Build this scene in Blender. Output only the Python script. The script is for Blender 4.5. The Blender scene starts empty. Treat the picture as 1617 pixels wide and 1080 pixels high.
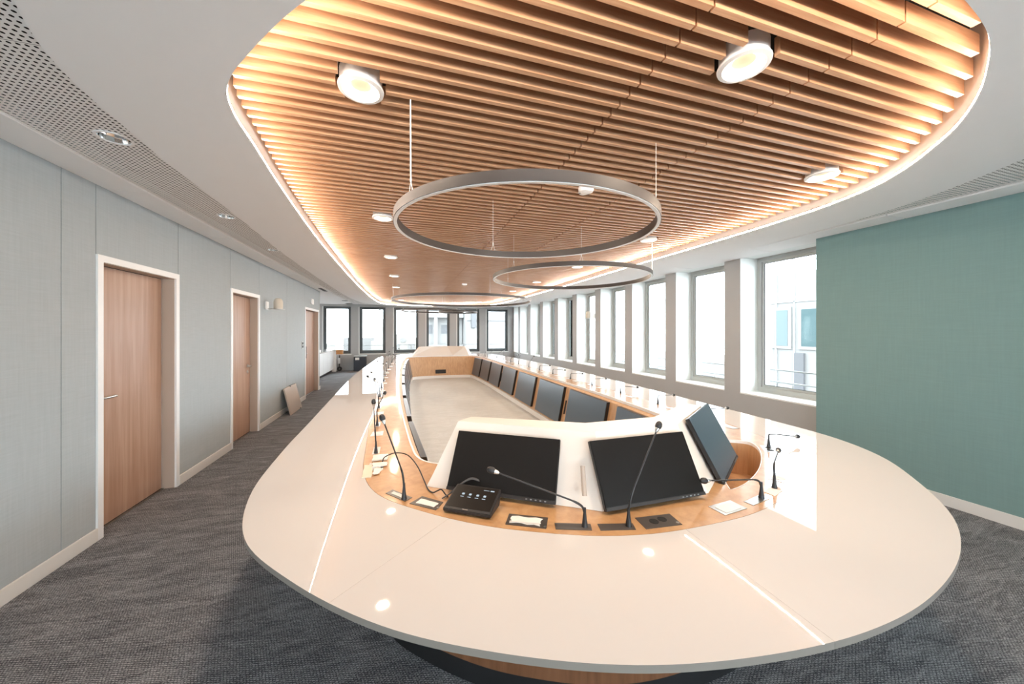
import bpy, bmesh, math, random
from mathutils import Vector, Matrix
random.seed(7)
S = bpy.context.scene
COL = S.collection
PI = math.pi

# ------------------------------------------------------------------ camera, sky, exposure
cam_d = bpy.data.cameras.new('camera')
cam = bpy.data.objects.new('camera', cam_d)
COL.objects.link(cam)
cam_d.sensor_width = 36.0
cam_d.lens = 36.0 * 550.0 / 1617.0
cam_d.shift_y = -16.0 / 1617.0
cam_d.clip_start = 0.05
cam_d.clip_end = 600
cam.location = (0, 0, 1.53)
cam.rotation_euler = (PI / 2, 0, -math.atan(170.5 / 550.0))
S.camera = cam

SKY_STRENGTH = 4.4
LED_STRENGTH = 86.0
DOWN_POWER = 5.2
w = bpy.data.worlds.new('world'); S.world = w; w.use_nodes = True
bg = w.node_tree.nodes['Background']
bg.inputs[0].default_value = (0.82, 0.91, 1.0, 1)
bg.inputs[1].default_value = SKY_STRENGTH
S.view_settings.view_transform = 'Standard'
S.view_settings.look = 'None'
S.view_settings.gamma = 1
S.view_settings.use_curve_mapping = False
S.view_settings.exposure = 1.6
S.cycles.max_bounces = 10
S.cycles.diffuse_bounces = 5
S.cycles.glossy_bounces = 4
S.cycles.transparent_max_bounces = 16
S.cycles.caustics_reflective = False
S.cycles.caustics_refractive = False
S.cycles.sample_clamp_indirect = 6

# ------------------------------------------------------------------ materials
def new_mat(name):
    m = bpy.data.materials.new(name); m.use_nodes = True
    return m, m.node_tree, m.node_tree.nodes['Principled BSDF']

def plain(name, col, rough=0.5, metal=0.0, spec=0.5, noise=0.0, nscale=8.0, coat=0.0, bump=0.0, bscale=200.0):
    m, nt, p = new_mat(name)
    p.inputs['Roughness'].default_value = rough
    p.inputs['Metallic'].default_value = metal
    p.inputs['Specular IOR Level'].default_value = spec
    p.inputs['Coat Weight'].default_value = coat
    p.inputs['Coat Roughness'].default_value = 0.03
    geo = nt.nodes.new('ShaderNodeNewGeometry')
    n = nt.nodes.new('ShaderNodeTexNoise'); n.inputs['Scale'].default_value = nscale
    n.inputs['Detail'].default_value = 3
    nt.links.new(geo.outputs['Position'], n.inputs['Vector'])
    r = nt.nodes.new('ShaderNodeMix'); r.data_type = 'RGBA'
    a = max(0, 1 - noise); b = 1 + noise
    r.inputs['A'].default_value = (col[0] * a, col[1] * a, col[2] * a, 1)
    r.inputs['B'].default_value = (min(1, col[0] * b), min(1, col[1] * b), min(1, col[2] * b), 1)
    nt.links.new(n.outputs['Fac'], r.inputs['Factor'])
    nt.links.new(r.outputs['Result'], p.inputs['Base Color'])
    if bump:
        n2 = nt.nodes.new('ShaderNodeTexNoise'); n2.inputs['Scale'].default_value = bscale
        nt.links.new(geo.outputs['Position'], n2.inputs['Vector'])
        b_ = nt.nodes.new('ShaderNodeBump'); b_.inputs['Strength'].default_value = bump; b_.inputs['Distance'].default_value = 0.002
        nt.links.new(n2.outputs['Fac'], b_.inputs['Height'])
        nt.links.new(b_.outputs['Normal'], p.inputs['Normal'])
    return m

def wood(name, c1, c2, stretch, rough=0.4, coat=0.0, scale=1.0, coat_rough=0.05):
    """grain runs along the axis whose stretch is small"""
    m, nt, p = new_mat(name)
    geo = nt.nodes.new('ShaderNodeNewGeometry')
    oi = nt.nodes.new('ShaderNodeObjectInfo')
    mu = nt.nodes.new('ShaderNodeMath'); mu.operation = 'MULTIPLY'; mu.inputs[1].default_value = 37.0
    nt.links.new(oi.outputs['Random'], mu.inputs[0])
    add = nt.nodes.new('ShaderNodeVectorMath'); add.operation = 'ADD'
    nt.links.new(geo.outputs['Position'], add.inputs[0]); nt.links.new(mu.outputs[0], add.inputs[1])
    mp = nt.nodes.new('ShaderNodeVectorMath'); mp.operation = 'MULTIPLY'
    mp.inputs[1].default_value = [s * scale for s in stretch]
    nt.links.new(add.outputs[0], mp.inputs[0])
    n = nt.nodes.new('ShaderNodeTexNoise'); n.inputs['Scale'].default_value = 1.0
    n.inputs['Detail'].default_value = 8; n.inputs['Roughness'].default_value = 0.62; n.inputs['Distortion'].default_value = 0.4
    nt.links.new(mp.outputs[0], n.inputs['Vector'])
    cr = nt.nodes.new('ShaderNodeValToRGB')
    cr.color_ramp.elements[0].position = 0.32; cr.color_ramp.elements[0].color = (*c1, 1)
    cr.color_ramp.elements[1].position = 0.68; cr.color_ramp.elements[1].color = (*c2, 1)
    nt.links.new(n.outputs['Fac'], cr.inputs['Fac'])
    nt.links.new(cr.outputs['Color'], p.inputs['Base Color'])
    p.inputs['Roughness'].default_value = rough
    p.inputs['Coat Weight'].default_value = coat
    p.inputs['Coat Roughness'].default_value = coat_rough
    b_ = nt.nodes.new('ShaderNodeBump'); b_.inputs['Strength'].default_value = 0.08; b_.inputs['Distance'].default_value = 0.001
    nt.links.new(n.outputs['Fac'], b_.inputs['Height']); nt.links.new(b_.outputs['Normal'], p.inputs['Normal'])
    return m

def emis(name, col, strength):
    m = bpy.data.materials.new(name); m.use_nodes = True
    nt = m.node_tree; nt.nodes.remove(nt.nodes['Principled BSDF'])
    e = nt.nodes.new('ShaderNodeEmission'); e.inputs[0].default_value = (*col, 1); e.inputs[1].default_value = strength
    nt.links.new(e.outputs[0], nt.nodes['Material Output'].inputs['Surface'])
    return m

def glass_mat():
    m = bpy.data.materials.new('window glass'); m.use_nodes = True
    nt = m.node_tree; nt.nodes.remove(nt.nodes['Principled BSDF'])
    t = nt.nodes.new('ShaderNodeBsdfTransparent'); t.inputs[0].default_value = (0.97, 0.985, 0.975, 1)
    g = nt.nodes.new('ShaderNodeBsdfGlossy'); g.inputs['Roughness'].default_value = 0.01
    lw = nt.nodes.new('ShaderNodeLayerWeight'); lw.inputs['Blend'].default_value = 0.12
    mx = nt.nodes.new('ShaderNodeMixShader')
    nt.links.new(lw.outputs['Fresnel'], mx.inputs[0]); nt.links.new(t.outputs[0], mx.inputs[1]); nt.links.new(g.outputs[0], mx.inputs[2])
    nt.links.new(mx.outputs[0], nt.nodes['Material Output'].inputs['Surface'])
    return m

def fabric(name, col, amp=0.06):
    m, nt, p = new_mat(name)
    geo = nt.nodes.new('ShaderNodeNewGeometry')
    mp = nt.nodes.new('ShaderNodeVectorMath'); mp.operation = 'MULTIPLY'; mp.inputs[1].default_value = (90, 90, 4)
    nt.links.new(geo.outputs['Position'], mp.inputs[0])
    n = nt.nodes.new('ShaderNodeTexNoise'); n.inputs['Scale'].default_value = 1; n.inputs['Detail'].default_value = 4
    nt.links.new(mp.outputs[0], n.inputs['Vector'])
    mp2 = nt.nodes.new('ShaderNodeVectorMath'); mp2.operation = 'MULTIPLY'; mp2.inputs[1].default_value = (6, 6, 120)
    nt.links.new(geo.outputs['Position'], mp2.inputs[0])
    n2 = nt.nodes.new('ShaderNodeTexNoise'); n2.inputs['Scale'].default_value = 1; n2.inputs['Detail'].default_value = 3
    nt.links.new(mp2.outputs[0], n2.inputs['Vector'])
    ad = nt.nodes.new('ShaderNodeMath'); ad.operation = 'ADD'
    nt.links.new(n.outputs['Fac'], ad.inputs[0]); nt.links.new(n2.outputs['Fac'], ad.inputs[1])
    mr = nt.nodes.new('ShaderNodeMapRange'); mr.inputs[1].default_value = 0.6; mr.inputs[2].default_value = 1.4
    nt.links.new(ad.outputs[0], mr.inputs[0])
    r = nt.nodes.new('ShaderNodeMix'); r.data_type = 'RGBA'
    r.inputs['A'].default_value = (*[c * (1 - amp) for c in col], 1)
    r.inputs['B'].default_value = (*[c * (1 + amp) for c in col], 1)
    nt.links.new(mr.outputs[0], r.inputs['Factor'])
    nt.links.new(r.outputs['Result'], p.inputs['Base Color'])
    p.inputs['Roughness'].default_value = 0.75
    p.inputs['Specular IOR Level'].default_value = 0.35
    b_ = nt.nodes.new('ShaderNodeBump'); b_.inputs['Strength'].default_value = 0.15; b_.inputs['Distance'].default_value = 0.001
    nt.links.new(ad.outputs[0], b_.inputs['Height']); nt.links.new(b_.outputs['Normal'], p.inputs['Normal'])
    return m

def carpet(name, dark, light, rot=0.35, streak=0.5):
    m, nt, p = new_mat(name)
    geo = nt.nodes.new('ShaderNodeNewGeometry')
    mp = nt.nodes.new('ShaderNodeMapping'); mp.inputs['Rotation'].default_value = (0, 0, rot)
    nt.links.new(geo.outputs['Position'], mp.inputs['Vector'])
    br = nt.nodes.new('ShaderNodeTexBrick'); br.inputs['Scale'].default_value = 1.0
    br.inputs['Brick Width'].default_value = 0.015; br.inputs['Row Height'].default_value = 0.0085
    br.inputs['Mortar Size'].default_value = 0.0028; br.inputs['Mortar Smooth'].default_value = 0.6
    br.inputs['Color1'].default_value = (1, 1, 1, 1); br.inputs['Color2'].default_value = (0.55, 0.55, 0.55, 1); br.inputs['Mortar'].default_value = (0.0, 0.0, 0.0, 1)
    nt.links.new(mp.outputs[0], br.inputs['Vector'])
    n = nt.nodes.new('ShaderNodeTexNoise'); n.inputs['Scale'].default_value = 130; n.inputs['Detail'].default_value = 5; n.inputs['Roughness'].default_value = 0.8
    nt.links.new(geo.outputs['Position'], n.inputs['Vector'])
    # broad patches and long brushed streaks
    mp2 = nt.nodes.new('ShaderNodeMapping'); mp2.inputs['Rotation'].default_value = (0, 0, 0.5); mp2.inputs['Scale'].default_value = (2.2, 9.0, 1)
    nt.links.new(geo.outputs['Position'], mp2.inputs['Vector'])
    n2 = nt.nodes.new('ShaderNodeTexNoise'); n2.inputs['Scale'].default_value = 1.6; n2.inputs['Detail'].default_value = 6; n2.inputs['Distortion'].default_value = 1.2
    nt.links.new(mp2.outputs[0], n2.inputs['Vector'])
    def math_(op, a, b):
        k = nt.nodes.new('ShaderNodeMath'); k.operation = op
        for i, v in enumerate((a, b)):
            if isinstance(v, (int, float)): k.inputs[i].default_value = v
            else: nt.links.new(v, k.inputs[i])
        return k.outputs[0]
    bw = nt.nodes.new('ShaderNodeRGBToBW'); nt.links.new(br.outputs['Color'], bw.inputs[0])
    f = math_('ADD', math_('MULTIPLY', bw.outputs[0], 0.42), math_('MULTIPLY', math_('SUBTRACT', n.outputs['Fac'], 0.5), 2.1))
    f = math_('ADD', f, math_('MULTIPLY', math_('SUBTRACT', n2.outputs['Fac'], 0.5), 1.1 * streak))
    f = math_('ADD', f, 0.05)
    cr = nt.nodes.new('ShaderNodeValToRGB')
    cr.color_ramp.elements[0].position = 0.0; cr.color_ramp.elements[0].color = (*dark, 1)
    cr.color_ramp.elements[1].position = 0.85; cr.color_ramp.elements[1].color = (*light, 1)
    nt.links.new(f, cr.inputs['Fac']); nt.links.new(cr.outputs['Color'], p.inputs['Base Color'])
    p.inputs['Roughness'].default_value = 0.95; p.inputs['Specular IOR Level'].default_value = 0.15
    b_ = nt.nodes.new('ShaderNodeBump'); b_.inputs['Strength'].default_value = 0.6; b_.inputs['Distance'].default_value = 0.003
    nt.links.new(f, b_.inputs['Height']); nt.links.new(b_.outputs['Normal'], p.inputs['Normal'])
    return m

M = dict(
    carpet=carpet('grey woven carpet', (0.058, 0.060, 0.068), (0.68, 0.67, 0.68)),
    inner=carpet('pale carpet inside table', (0.55, 0.55, 0.53), (0.80, 0.81, 0.81), rot=0.1, streak=0.8),
    plaster=plain('white plaster', (0.90, 0.89, 0.885), 0.8, noise=0.01),
    perf=plain('perforated board paint', (0.86, 0.84, 0.82), 0.8, noise=0.02),
    paint=plain('taupe wall paint', (0.43, 0.43, 0.425), 0.7, noise=0.02),
    reveal=plain('window reveal white', (0.82, 0.84, 0.82), 0.5, noise=0.01),
    white=plain('white lacquer', (0.90, 0.90, 0.90), 0.35, noise=0.01),
    skirt=plain('skirting paint', (0.78, 0.76, 0.73), 0.45, noise=0.01),
    fabric=fabric('grey green wall fabric', (0.415, 0.455, 0.475)),
    green=fabric('sage green wall covering', (0.195, 0.31, 0.305), 0.05),
    black=plain('matt black', (0.012, 0.012, 0.013), 0.6, noise=0.1),
    void=plain('black ceiling void', (0.010, 0.009, 0.008), 0.9),
    rubber=plain('black rubber', (0.02, 0.02, 0.022), 0.45, noise=0.1),
    quartz=plain('gloss white stone', (0.68, 0.645, 0.62), 0.022, noise=0.012, nscale=2.0, spec=0.36),
    stoneside=plain('stone seam filler', (0.93, 0.93, 0.93), 0.2),
    hood=plain('white laminate', (0.80, 0.735, 0.67), 0.42, noise=0.01),
    shadededge=plain('stone edge with painted shade', (0.27, 0.24, 0.21), 0.35, noise=0.03),  # shade on the slab's side is put into this darker colour
    lip=plain('white edging', (0.88, 0.87, 0.86), 0.35),
    greyedge=plain('grey edging', (0.42, 0.40, 0.38), 0.4),
    oak=wood('lacquered oak band', (0.50, 0.26, 0.11), (0.66, 0.38, 0.18), (5, 5, 30), 0.38, coat=1.0, scale=3.0, coat_rough=0.07),
    oakwall=wood('oak well panel', (0.50, 0.29, 0.15), (0.64, 0.40, 0.22), (14, 14, 1.5), 0.45, scale=2.0),
    base=wood('dark walnut base', (0.17, 0.07, 0.032), (0.26, 0.115, 0.055), (14, 14, 1.0), 0.4, scale=2.0),
    slat=wood('timber slat', (0.47, 0.245, 0.13), (0.62, 0.37, 0.22), (1.6, 26, 26), 0.30, scale=2.0, coat=0.35, coat_rough=0.22),
    door=wood('door laminate', (0.37, 0.215, 0.145), (0.50, 0.325, 0.24), (26, 26, 0.9), 0.36, scale=1.0),
    jamb=plain('beige door jamb', (0.50, 0.41, 0.34), 0.5),
    doorframe=plain('white door frame', (0.86, 0.87, 0.88), 0.35),
    winframe=plain('light grey window frame', (0.45, 0.47, 0.46), 0.4),
    darkframe=plain('dark grey window frame', (0.085, 0.10, 0.105), 0.4),
    glass=glass_mat(),
    steel=plain('brushed steel', (0.55, 0.54, 0.52), 0.28, metal=1.0, noise=0.04, nscale=40),
    chrome=plain('mirror reflector', (0.85, 0.86, 0.86), 0.08, metal=1.0),
    ringmetal=plain('dark anodised ring', (0.032, 0.026, 0.024), 0.42, metal=0.0, spec=0.5),
    diffuser=plain('opal diffuser', (0.80, 0.80, 0.80), 0.35),
    cable=plain('white cable', (0.8, 0.8, 0.79), 0.4),
    screen=plain('black screen glass', (0.012, 0.010, 0.009), 0.30, spec=0.3),
    sheenscreen=plain('blue black screen with painted sheen', (0.048, 0.075, 0.105), 0.30, spec=0.9),  # bluish reflection put into the blue-black base colour
    monframe=plain('monitor casing', (0.014, 0.013, 0.013), 0.35),
    plate=plain('bronze grey plate', (0.10, 0.085, 0.075), 0.35, metal=0.2),
    paper=plain('white masking paper', (0.86, 0.83, 0.78), 0.7, noise=0.03, nscale=60, bump=0.3, bscale=80),
    foam=plain('cream foam sheet', (0.82, 0.74, 0.58), 0.8, noise=0.03),
    card=plain('orange cardboard', (0.50, 0.24, 0.09), 0.8, noise=0.05),
    bin=plain('dark blue grey bin', (0.035, 0.042, 0.055), 0.4),
    shade=plain('ribbed linen shade', (0.66, 0.60, 0.50), 0.7, noise=0.03),
    plug=plain('cream plug', (0.82, 0.80, 0.72), 0.4),
    led=emis('warm led', (1.0, 0.83, 0.68), LED_STRENGTH),
    lamp=emis('warm lamp glow', (1.0, 0.86, 0.66), 3.2),
    icon=emis('screen icon', (0.55, 0.65, 0.72), 0.35),
    facade=plain('pale facade', (0.185, 0.180, 0.172), 0.8, noise=0.04, nscale=0.6),
    facade2=plain('cream stone', (0.165, 0.155, 0.138), 0.8, noise=0.15, nscale=0.15),
    roofs=plain('pale roofs', (0.125, 0.12, 0.115), 0.9, noise=0.15, nscale=0.05),
    exglass=plain('teal office glass', (0.045, 0.075, 0.078), 0.08, spec=0.5),
    exdark=plain('facade recess', (0.085, 0.085, 0.088), 0.7, noise=0.1, nscale=1.0),
    rail=plain('railing metal', (0.30, 0.31, 0.31), 0.4),
)

# ------------------------------------------------------------------ helpers
class MB:
    def __init__(s): s.v = []; s.f = []
    def add(s, vs, fs):
        o = len(s.v); s.v += [tuple(v) for v in vs]; s.f += [tuple(i + o for i in f) for f in fs]; return s
    def box(s, x0, x1, y0, y1, z0, z1, mtx=None):
        vs = [(x, y, z) for z in (z0, z1) for y in (y0, y1) for x in (x0, x1)]
        if mtx is not None: vs = [tuple(mtx @ Vector(v)) for v in vs]
        return s.add(vs, [(0, 2, 3, 1), (4, 5, 7, 6), (0, 1, 5, 4), (2, 6, 7, 3), (0, 4, 6, 2), (1, 3, 7, 5)])
    def tube(s, pts, rad, n=8, caps=True):
        pts = [Vector(p) for p in pts]
        if isinstance(rad, (int, float)): rad = [rad] * len(pts)
        up = None; vs = []
        for i, p in enumerate(pts):
            t = (pts[min(i + 1, len(pts) - 1)] - pts[max(i - 1, 0)])
            if t.length < 1e-9: t = Vector((0, 0, 1))
            t.normalize()
            if up is None:
                up = Vector((0, 0, 1)) if abs(t.z) < 0.9 else Vector((1, 0, 0))
            a = t.cross(up)
            if a.length < 1e-6: a = t.cross(Vector((0, 1, 0)))
            a.normalize(); b = a.cross(t).normalized(); up = b
            for k in range(n):
                an = 2 * PI * k / n
                vs.append(p + (a * math.cos(an) + b * math.sin(an)) * rad[i])
        fs = []
        for i in range(len(pts) - 1):
            for k in range(n):
                fs.append((i * n + k, i * n + (k + 1) % n, (i + 1) * n + (k + 1) % n, (i + 1) * n + k))
        if caps:
            fs.append(tuple(range(n - 1, -1, -1))); fs.append(tuple(range((len(pts) - 1) * n, len(pts) * n)))
        return s.add(vs, fs)
    def lathe(s, prof, c=(0, 0, 0), n=24, mtx=None, closed=False, caps=True):
        vs = []; m = len(prof)
        for (r, z) in prof:
            for k in range(n):
                a = 2 * PI * k / n
                v = Vector((r * math.cos(a), r * math.sin(a), z))
                if mtx is not None: v = mtx @ v
                vs.append(v + Vector(c))
        fs = []
        for i in range(m if closed else m - 1):
            j = (i + 1) % m
            for k in range(n):
                fs.append((i * n + k, i * n + (k + 1) % n, j * n + (k + 1) % n, j * n + k))
        if not closed and caps:
            if prof[0][0] > 1e-4: fs.append(tuple(range(n - 1, -1, -1)))
            if prof[-1][0] > 1e-4: fs.append(tuple(range((m - 1) * n, m * n)))
        return s.add(vs, fs)
    def prism(s, poly, z0, z1):
        n = len(poly)
        return s.add([(x, y, z0) for x, y in poly] + [(x, y, z1) for x, y in poly],
                     [tuple(range(n - 1, -1, -1)), tuple(range(n, 2 * n))] + [(i, (i + 1) % n, n + (i + 1) % n, n + i) for i in range(n)])
    def build(s, name, mat, parent=None, smooth=False, fix=True, bevel=0.0):
        me = bpy.data.meshes.new(name)
        me.from_pydata(s.v, [], s.f); me.validate()
        if fix:
            bm = bmesh.new(); bm.from_mesh(me)
            bmesh.ops.recalc_face_normals(bm, faces=bm.faces)
            if bevel:
                bmesh.ops.bevel(bm, geom=list(bm.edges), offset=bevel, segments=2, affect='EDGES', clamp_overlap=True)
            bm.to_mesh(me); bm.free()
        me.materials.append(M[mat] if isinstance(mat, str) else mat)
        if smooth:
            me.polygons.foreach_set('use_smooth', [True] * len(me.polygons))
            if smooth == 'auto':
                try: me.set_sharp_from_angle(angle=math.radians(35))
                except Exception: pass
        o = bpy.data.objects.new(name, me); COL.objects.link(o)
        if parent is not None:
            o.parent = parent
            o.matrix_parent_inverse = Matrix.Identity(4)
            o.location = -parent_world(parent) if isinstance(parent_world(parent), Vector) else (0, 0, 0)
        return o

_wl = {}
def parent_world(p):
    # world location of an unrotated parent chain
    v = Vector(p.location); q = p.parent
    while q is not None:
        v = v + Vector(q.location); q = q.parent
    return v

def tag(o, label=None, cat=None, group=None, kind=None):
    if label: o['label'] = label
    if cat: o['category'] = cat
    if group: o['group'] = group
    if kind: o['kind'] = kind
    return o
def thing(name, label, cat, loc=(0, 0, 0), group=None, kind=None):
    o = bpy.data.objects.new(name, None); COL.objects.link(o); o.location = loc
    o.empty_display_size = 0.1
    return tag(o, label, cat, group, kind)
def copy_tree(o, parent=None):
    c = o.copy(); COL.objects.link(c)
    if parent is not None: c.parent = parent
    for ch in list(o.children): copy_tree(ch, c)
    return c
ORD = ['nearest', 'second', 'third', 'fourth', 'fifth', 'sixth', 'seventh', 'eighth', 'ninth', 'tenth', 'eleventh', 'twelfth', 'thirteenth', 'fourteenth', 'fifteenth']

def crom(ctrl, sub):
    n = len(ctrl); out = []
    for i in range(n):
        p0, p1, p2, p3 = ctrl[(i - 1) % n], ctrl[i], ctrl[(i + 1) % n], ctrl[(i + 2) % n]
        # centripetal
        def d(a, b): return max(1e-6, math.dist(a, b) ** 0.5)
        t0 = 0; t1 = t0 + d(p0, p1); t2 = t1 + d(p1, p2); t3 = t2 + d(p2, p3)
        for k in range(sub):
            t = t1 + (t2 - t1) * k / sub
            def L(a, b, ta, tb): return tuple((tb - t) / (tb - ta) * a[j] + (t - ta) / (tb - ta) * b[j] for j in range(2))
            A1 = L(p0, p1, t0, t1); A2 = L(p1, p2, t1, t2); A3 = L(p2, p3, t2, t3)
            B1 = L(A1, A2, t0, t2); B2 = L(A2, A3, t1, t3)
            out.append(L(B1, B2, t1, t2))
    return out
def inward(loop, dist):
    """offset a closed loop towards its inside"""
    n = len(loop); area = sum(loop[i][0] * loop[(i + 1) % n][1] - loop[(i + 1) % n][0] * loop[i][1] for i in range(n))
    s = 1 if area > 0 else -1; out = []
    for i in range(n):
        a, b = loop[i - 1], loop[(i + 1) % n]
        tx, ty = b[0] - a[0], b[1] - a[1]; l = math.hypot(tx, ty) or 1
        out.append((loop[i][0] - s * ty / l * dist, loop[i][1] + s * tx / l * dist))
    return out
def wall_strip(mb, rings, close=True):
    """rings: list of (loop, z) stacked"""
    n = len(rings[0][0]); vs = []
    for lp, z in rings: vs += [(x, y, z) for x, y in lp]
    fs = []
    for r in range(len(rings) - 1):
        for i in range(n if close else n - 1):
            j = (i + 1) % n
            fs.append((r * n + i, r * n + j, (r + 1) * n + j, (r + 1) * n + i))
    mb.add(vs, fs); return mb
def filled(loops, z0, z1):
    """flat plate bounded by several loops (first outer, others holes), extruded z0..z1"""
    bm = bmesh.new(); edges = []
    for lp in loops:
        vs = [bm.verts.new((x, y, z1)) for x, y in lp]
        for i in range(len(vs)): edges.append(bm.edges.new((vs[i], vs[(i + 1) % len(vs)])))
    bmesh.ops.triangle_fill(bm, use_beauty=True, use_dissolve=False, edges=edges)
    top = list(bm.faces)
    if z0 != z1:
        r = bmesh.ops.extrude_face_region(bm, geom=top)
        bmesh.ops.translate(bm, verts=[g for g in r['geom'] if isinstance(g, bmesh.types.BMVert)], vec=(0, 0, z0 - z1))
    bmesh.ops.recalc_face_normals(bm, faces=bm.faces)
    mb = MB(); bm.verts.ensure_lookup_table()
    mb.add([v.co[:] for v in bm.verts], [tuple(v.index for v in f.verts) for f in bm.faces]) if not bm.verts.index_update() else None
    bm.free(); return mb
def inside(p, poly):
    x, y = p; c = False; n = len(poly); j = n - 1
    for i in range(n):
        xi, yi = poly[i]; xj, yj = poly[j]
        if (yi > y) != (yj > y) and x < (xj - xi) * (y - yi) / (yj - yi) + xi: c = not c
        j = i
    return c
def cross_y(poly, y):
    xs = []; n = len(poly)
    for i in range(n):
        a, b = poly[i], poly[(i + 1) % n]
        if (a[1] > y) != (b[1] > y): xs.append(a[0] + (b[0] - a[0]) * (y - a[1]) / (b[1] - a[1]))
    return sorted(xs)

XL, XG, XW, YF, YB, ZC = -2.15, 4.56, 4.72, 15.1, -3.4, 2.62

# ------------------------------------------------------------------ floor, walls
tag(MB().box(-3.5, 5.2, YB - 0.1, YF + 0.3, -0.12, 0).build('floor', 'carpet'), 'grey woven carpet floor with brushed light streaks', kind='structure')

# left wall: backing with door openings, fabric panels in front
DOORS = [(3.33, 4.30), (5.39, 6.33), (8.93, 10.28)]
DZ = 2.10
wl = MB(); y = YB
for a, b in DOORS:
    wl.box(XL - 0.2, XL - 0.012, y, a, 0, ZC + 0.04); wl.box(XL - 0.2, XL - 0.012, a, b, DZ, ZC + 0.04); y = b
wl.box(XL - 0.2, XL - 0.012, y, 10.41, 0, ZC + 0.04)
wl.box(XL - 0.2, XL - 0.012, YB, 10.41, ZC + 0.04, 3.0)
wleft = tag(wl.build('wall_left', 'fabric'), 'left wall of grey green fabric panels with three doors', kind='structure')
gap = 0.003
cuts = [YB, -1.6, 0.1, 1.58, 3.06, 3.33]
spans = [(cuts[i], cuts[i + 1], 0.0) for i in range(5)] + [(3.33, 4.30, DZ), (4.30, 5.39, 0), (5.39, 6.33, DZ), (6.33, 7.67, 0), (7.67, 8.93, 0), (8.93, 10.28, DZ), (10.28, 10.41, 0)]
for a, b, z0 in spans:
    MB().box(XL - 0.012, XL, a + gap, b - gap, max(z0, 0.004), ZC - 0.004).build('wall_panel', 'fabric', wleft)
# alcove beyond the left wall
tag(MB().box(-3.4, XL - 0.2, 10.21, 10.41, 0, 2.66).build('wall_alcove_return', 'paint'), 'short return wall behind the last door', kind='structure')
tag(MB().box(-3.5, -3.4, 10.21, YF + 0.3, 0, 3.0).build('wall_alcove', 'plaster'), 'white alcove wall behind the counter', kind='structure')
BW = [(-1.98 + 1.3 * k, -0.94 + 1.3 * k) for k in range(5)]
wb = MB().box(-3.5, 5.2, YB - 0.3, YB, 0, 0.5).box(-3.5, 5.2, YB - 0.3, YB, 2.56, 3.0)
bx_ = [-3.5] + [v for p in BW for v in p] + [5.2]
for i in range(0, len(bx_), 2): wb.box(bx_[i], bx_[i + 1], YB - 0.3, YB, 0.5, 2.56)
tag(wb.build('wall_back', 'paint'), 'end wall with windows behind the camera', kind='structure')

# baseboards left
def baseboard(name, x0, x1, y0, y1, mat='skirt'):
    return tag(MB().box(x0, x1, y0, y1, 0.001, 0.095).build(name, mat, bevel=0.002), 'low painted skirting board', kind='structure')
for i, (a, b) in enumerate([(YB, 3.33), (4.30, 5.39), (6.33, 8.93), (10.28, 10.41)]):
    baseboard('baseboard_left' if i == 0 else 'baseboard_left.%03d' % i, XL + 0.0005, XL + 0.014, a + 0.001, b - 0.001)
baseboard('baseboard_right', XG - 0.015, XG - 0.0005, YB, 2.81)
baseboard('baseboard_far', -3.38, XW - 0.02, YF - 0.015, YF - 0.0005, 'paint')
baseboard('baseboard_window', XW - 0.015, XW - 0.0005, 2.82, YF - 0.02, 'paint')

# doors
def door(idx, a, b, handle_y, label, kind3=False):
    d = tag(bpy.data.objects.new('door_%d' % idx, None), label, kind='structure'); COL.objects.link(d); d.location = (XL, (a + b) / 2, 0)
    fw = 0.05
    f = MB().box(XL - 0.105, XL + 0.012, a, a + fw, 0.001, DZ).box(XL - 0.105, XL + 0.012, b - fw, b, 0.001, DZ).box(XL - 0.105, XL + 0.012, a + fw, b - fw, DZ - fw, DZ)
    f.build('door_frame', 'doorframe', d)
    jm = MB().box(XL - 0.10, XL - 0.004, b - fw - 0.004, b - fw + 0.0001, 0.002, DZ - fw).box(XL - 0.10, XL - 0.004, a + fw, a + fw + 0.004, 0.002, DZ - fw).box(XL - 0.10, XL - 0.004, a + fw, b - fw, DZ - fw - 0.004, DZ - fw)
    jm.build('jamb_lining', 'jamb', d)
    leaf = MB().box(XL - 0.15, XL - 0.10, a + fw + 0.008, b - fw - 0.008, 0.012, DZ - fw - 0.008).build('door_leaf', 'door', d, bevel=0.002)
    MB().box(XL - 0.19, XL - 0.15, a + 0.01, b - 0.01, 0.001, DZ - 0.01).build('dark_rebate', 'black', d)
    MB().box(XL - 0.10, XL - 0.085, a + fw, b - fw, 0.0005, 0.008).build('threshold', 'steel', d)
    x = XL - 0.10
    s = 1 if handle_y < (a + b) / 2 else -1
    h = MB().tube([(x, handle_y, 1.02), (x + 0.05, handle_y, 1.02), (x + 0.055, handle_y + s * 0.012, 1.02), (x + 0.055, handle_y + s * 0.125, 1.02)], 0.009, 10)
    h.lathe([(0.026, 0), (0.026, 0.008), (0, 0.008)], (x, handle_y, 1.02), 20, Matrix.Rotation(PI / 2, 4, 'Y'))
    h.build('door_handle', 'steel', leaf, smooth='auto')
    MB().lathe([(0.024, 0), (0.024, 0.007), (0, 0.007)], (x, handle_y, 0.93), 20, Matrix.Rotation(PI / 2, 4, 'Y')).build('keyhole_rose', 'steel', leaf, smooth='auto')
    if kind3:
        hg = MB()
        for z in (0.25, 1.45, 2.0): hg.tube([(XL - 0.07, a + fw + 0.006, z - 0.05), (XL - 0.07, a + fw + 0.006, z + 0.05)], 0.012, 8)
        hg.build('hinge', 'rubber', d)
        MB().box(XL - 0.05, XL + 0.02, a + fw + 0.001, a + fw + 0.03, 0.92, 1.2).build('pull_handle', 'rubber', d, bevel=0.008)
    return d
door(1, *DOORS[0], 3.47, 'nearest wooden door in a white frame in the left wall')
door(2, *DOORS[1], 6.18, 'middle wooden door in the left wall, lever handle on its far side')
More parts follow.
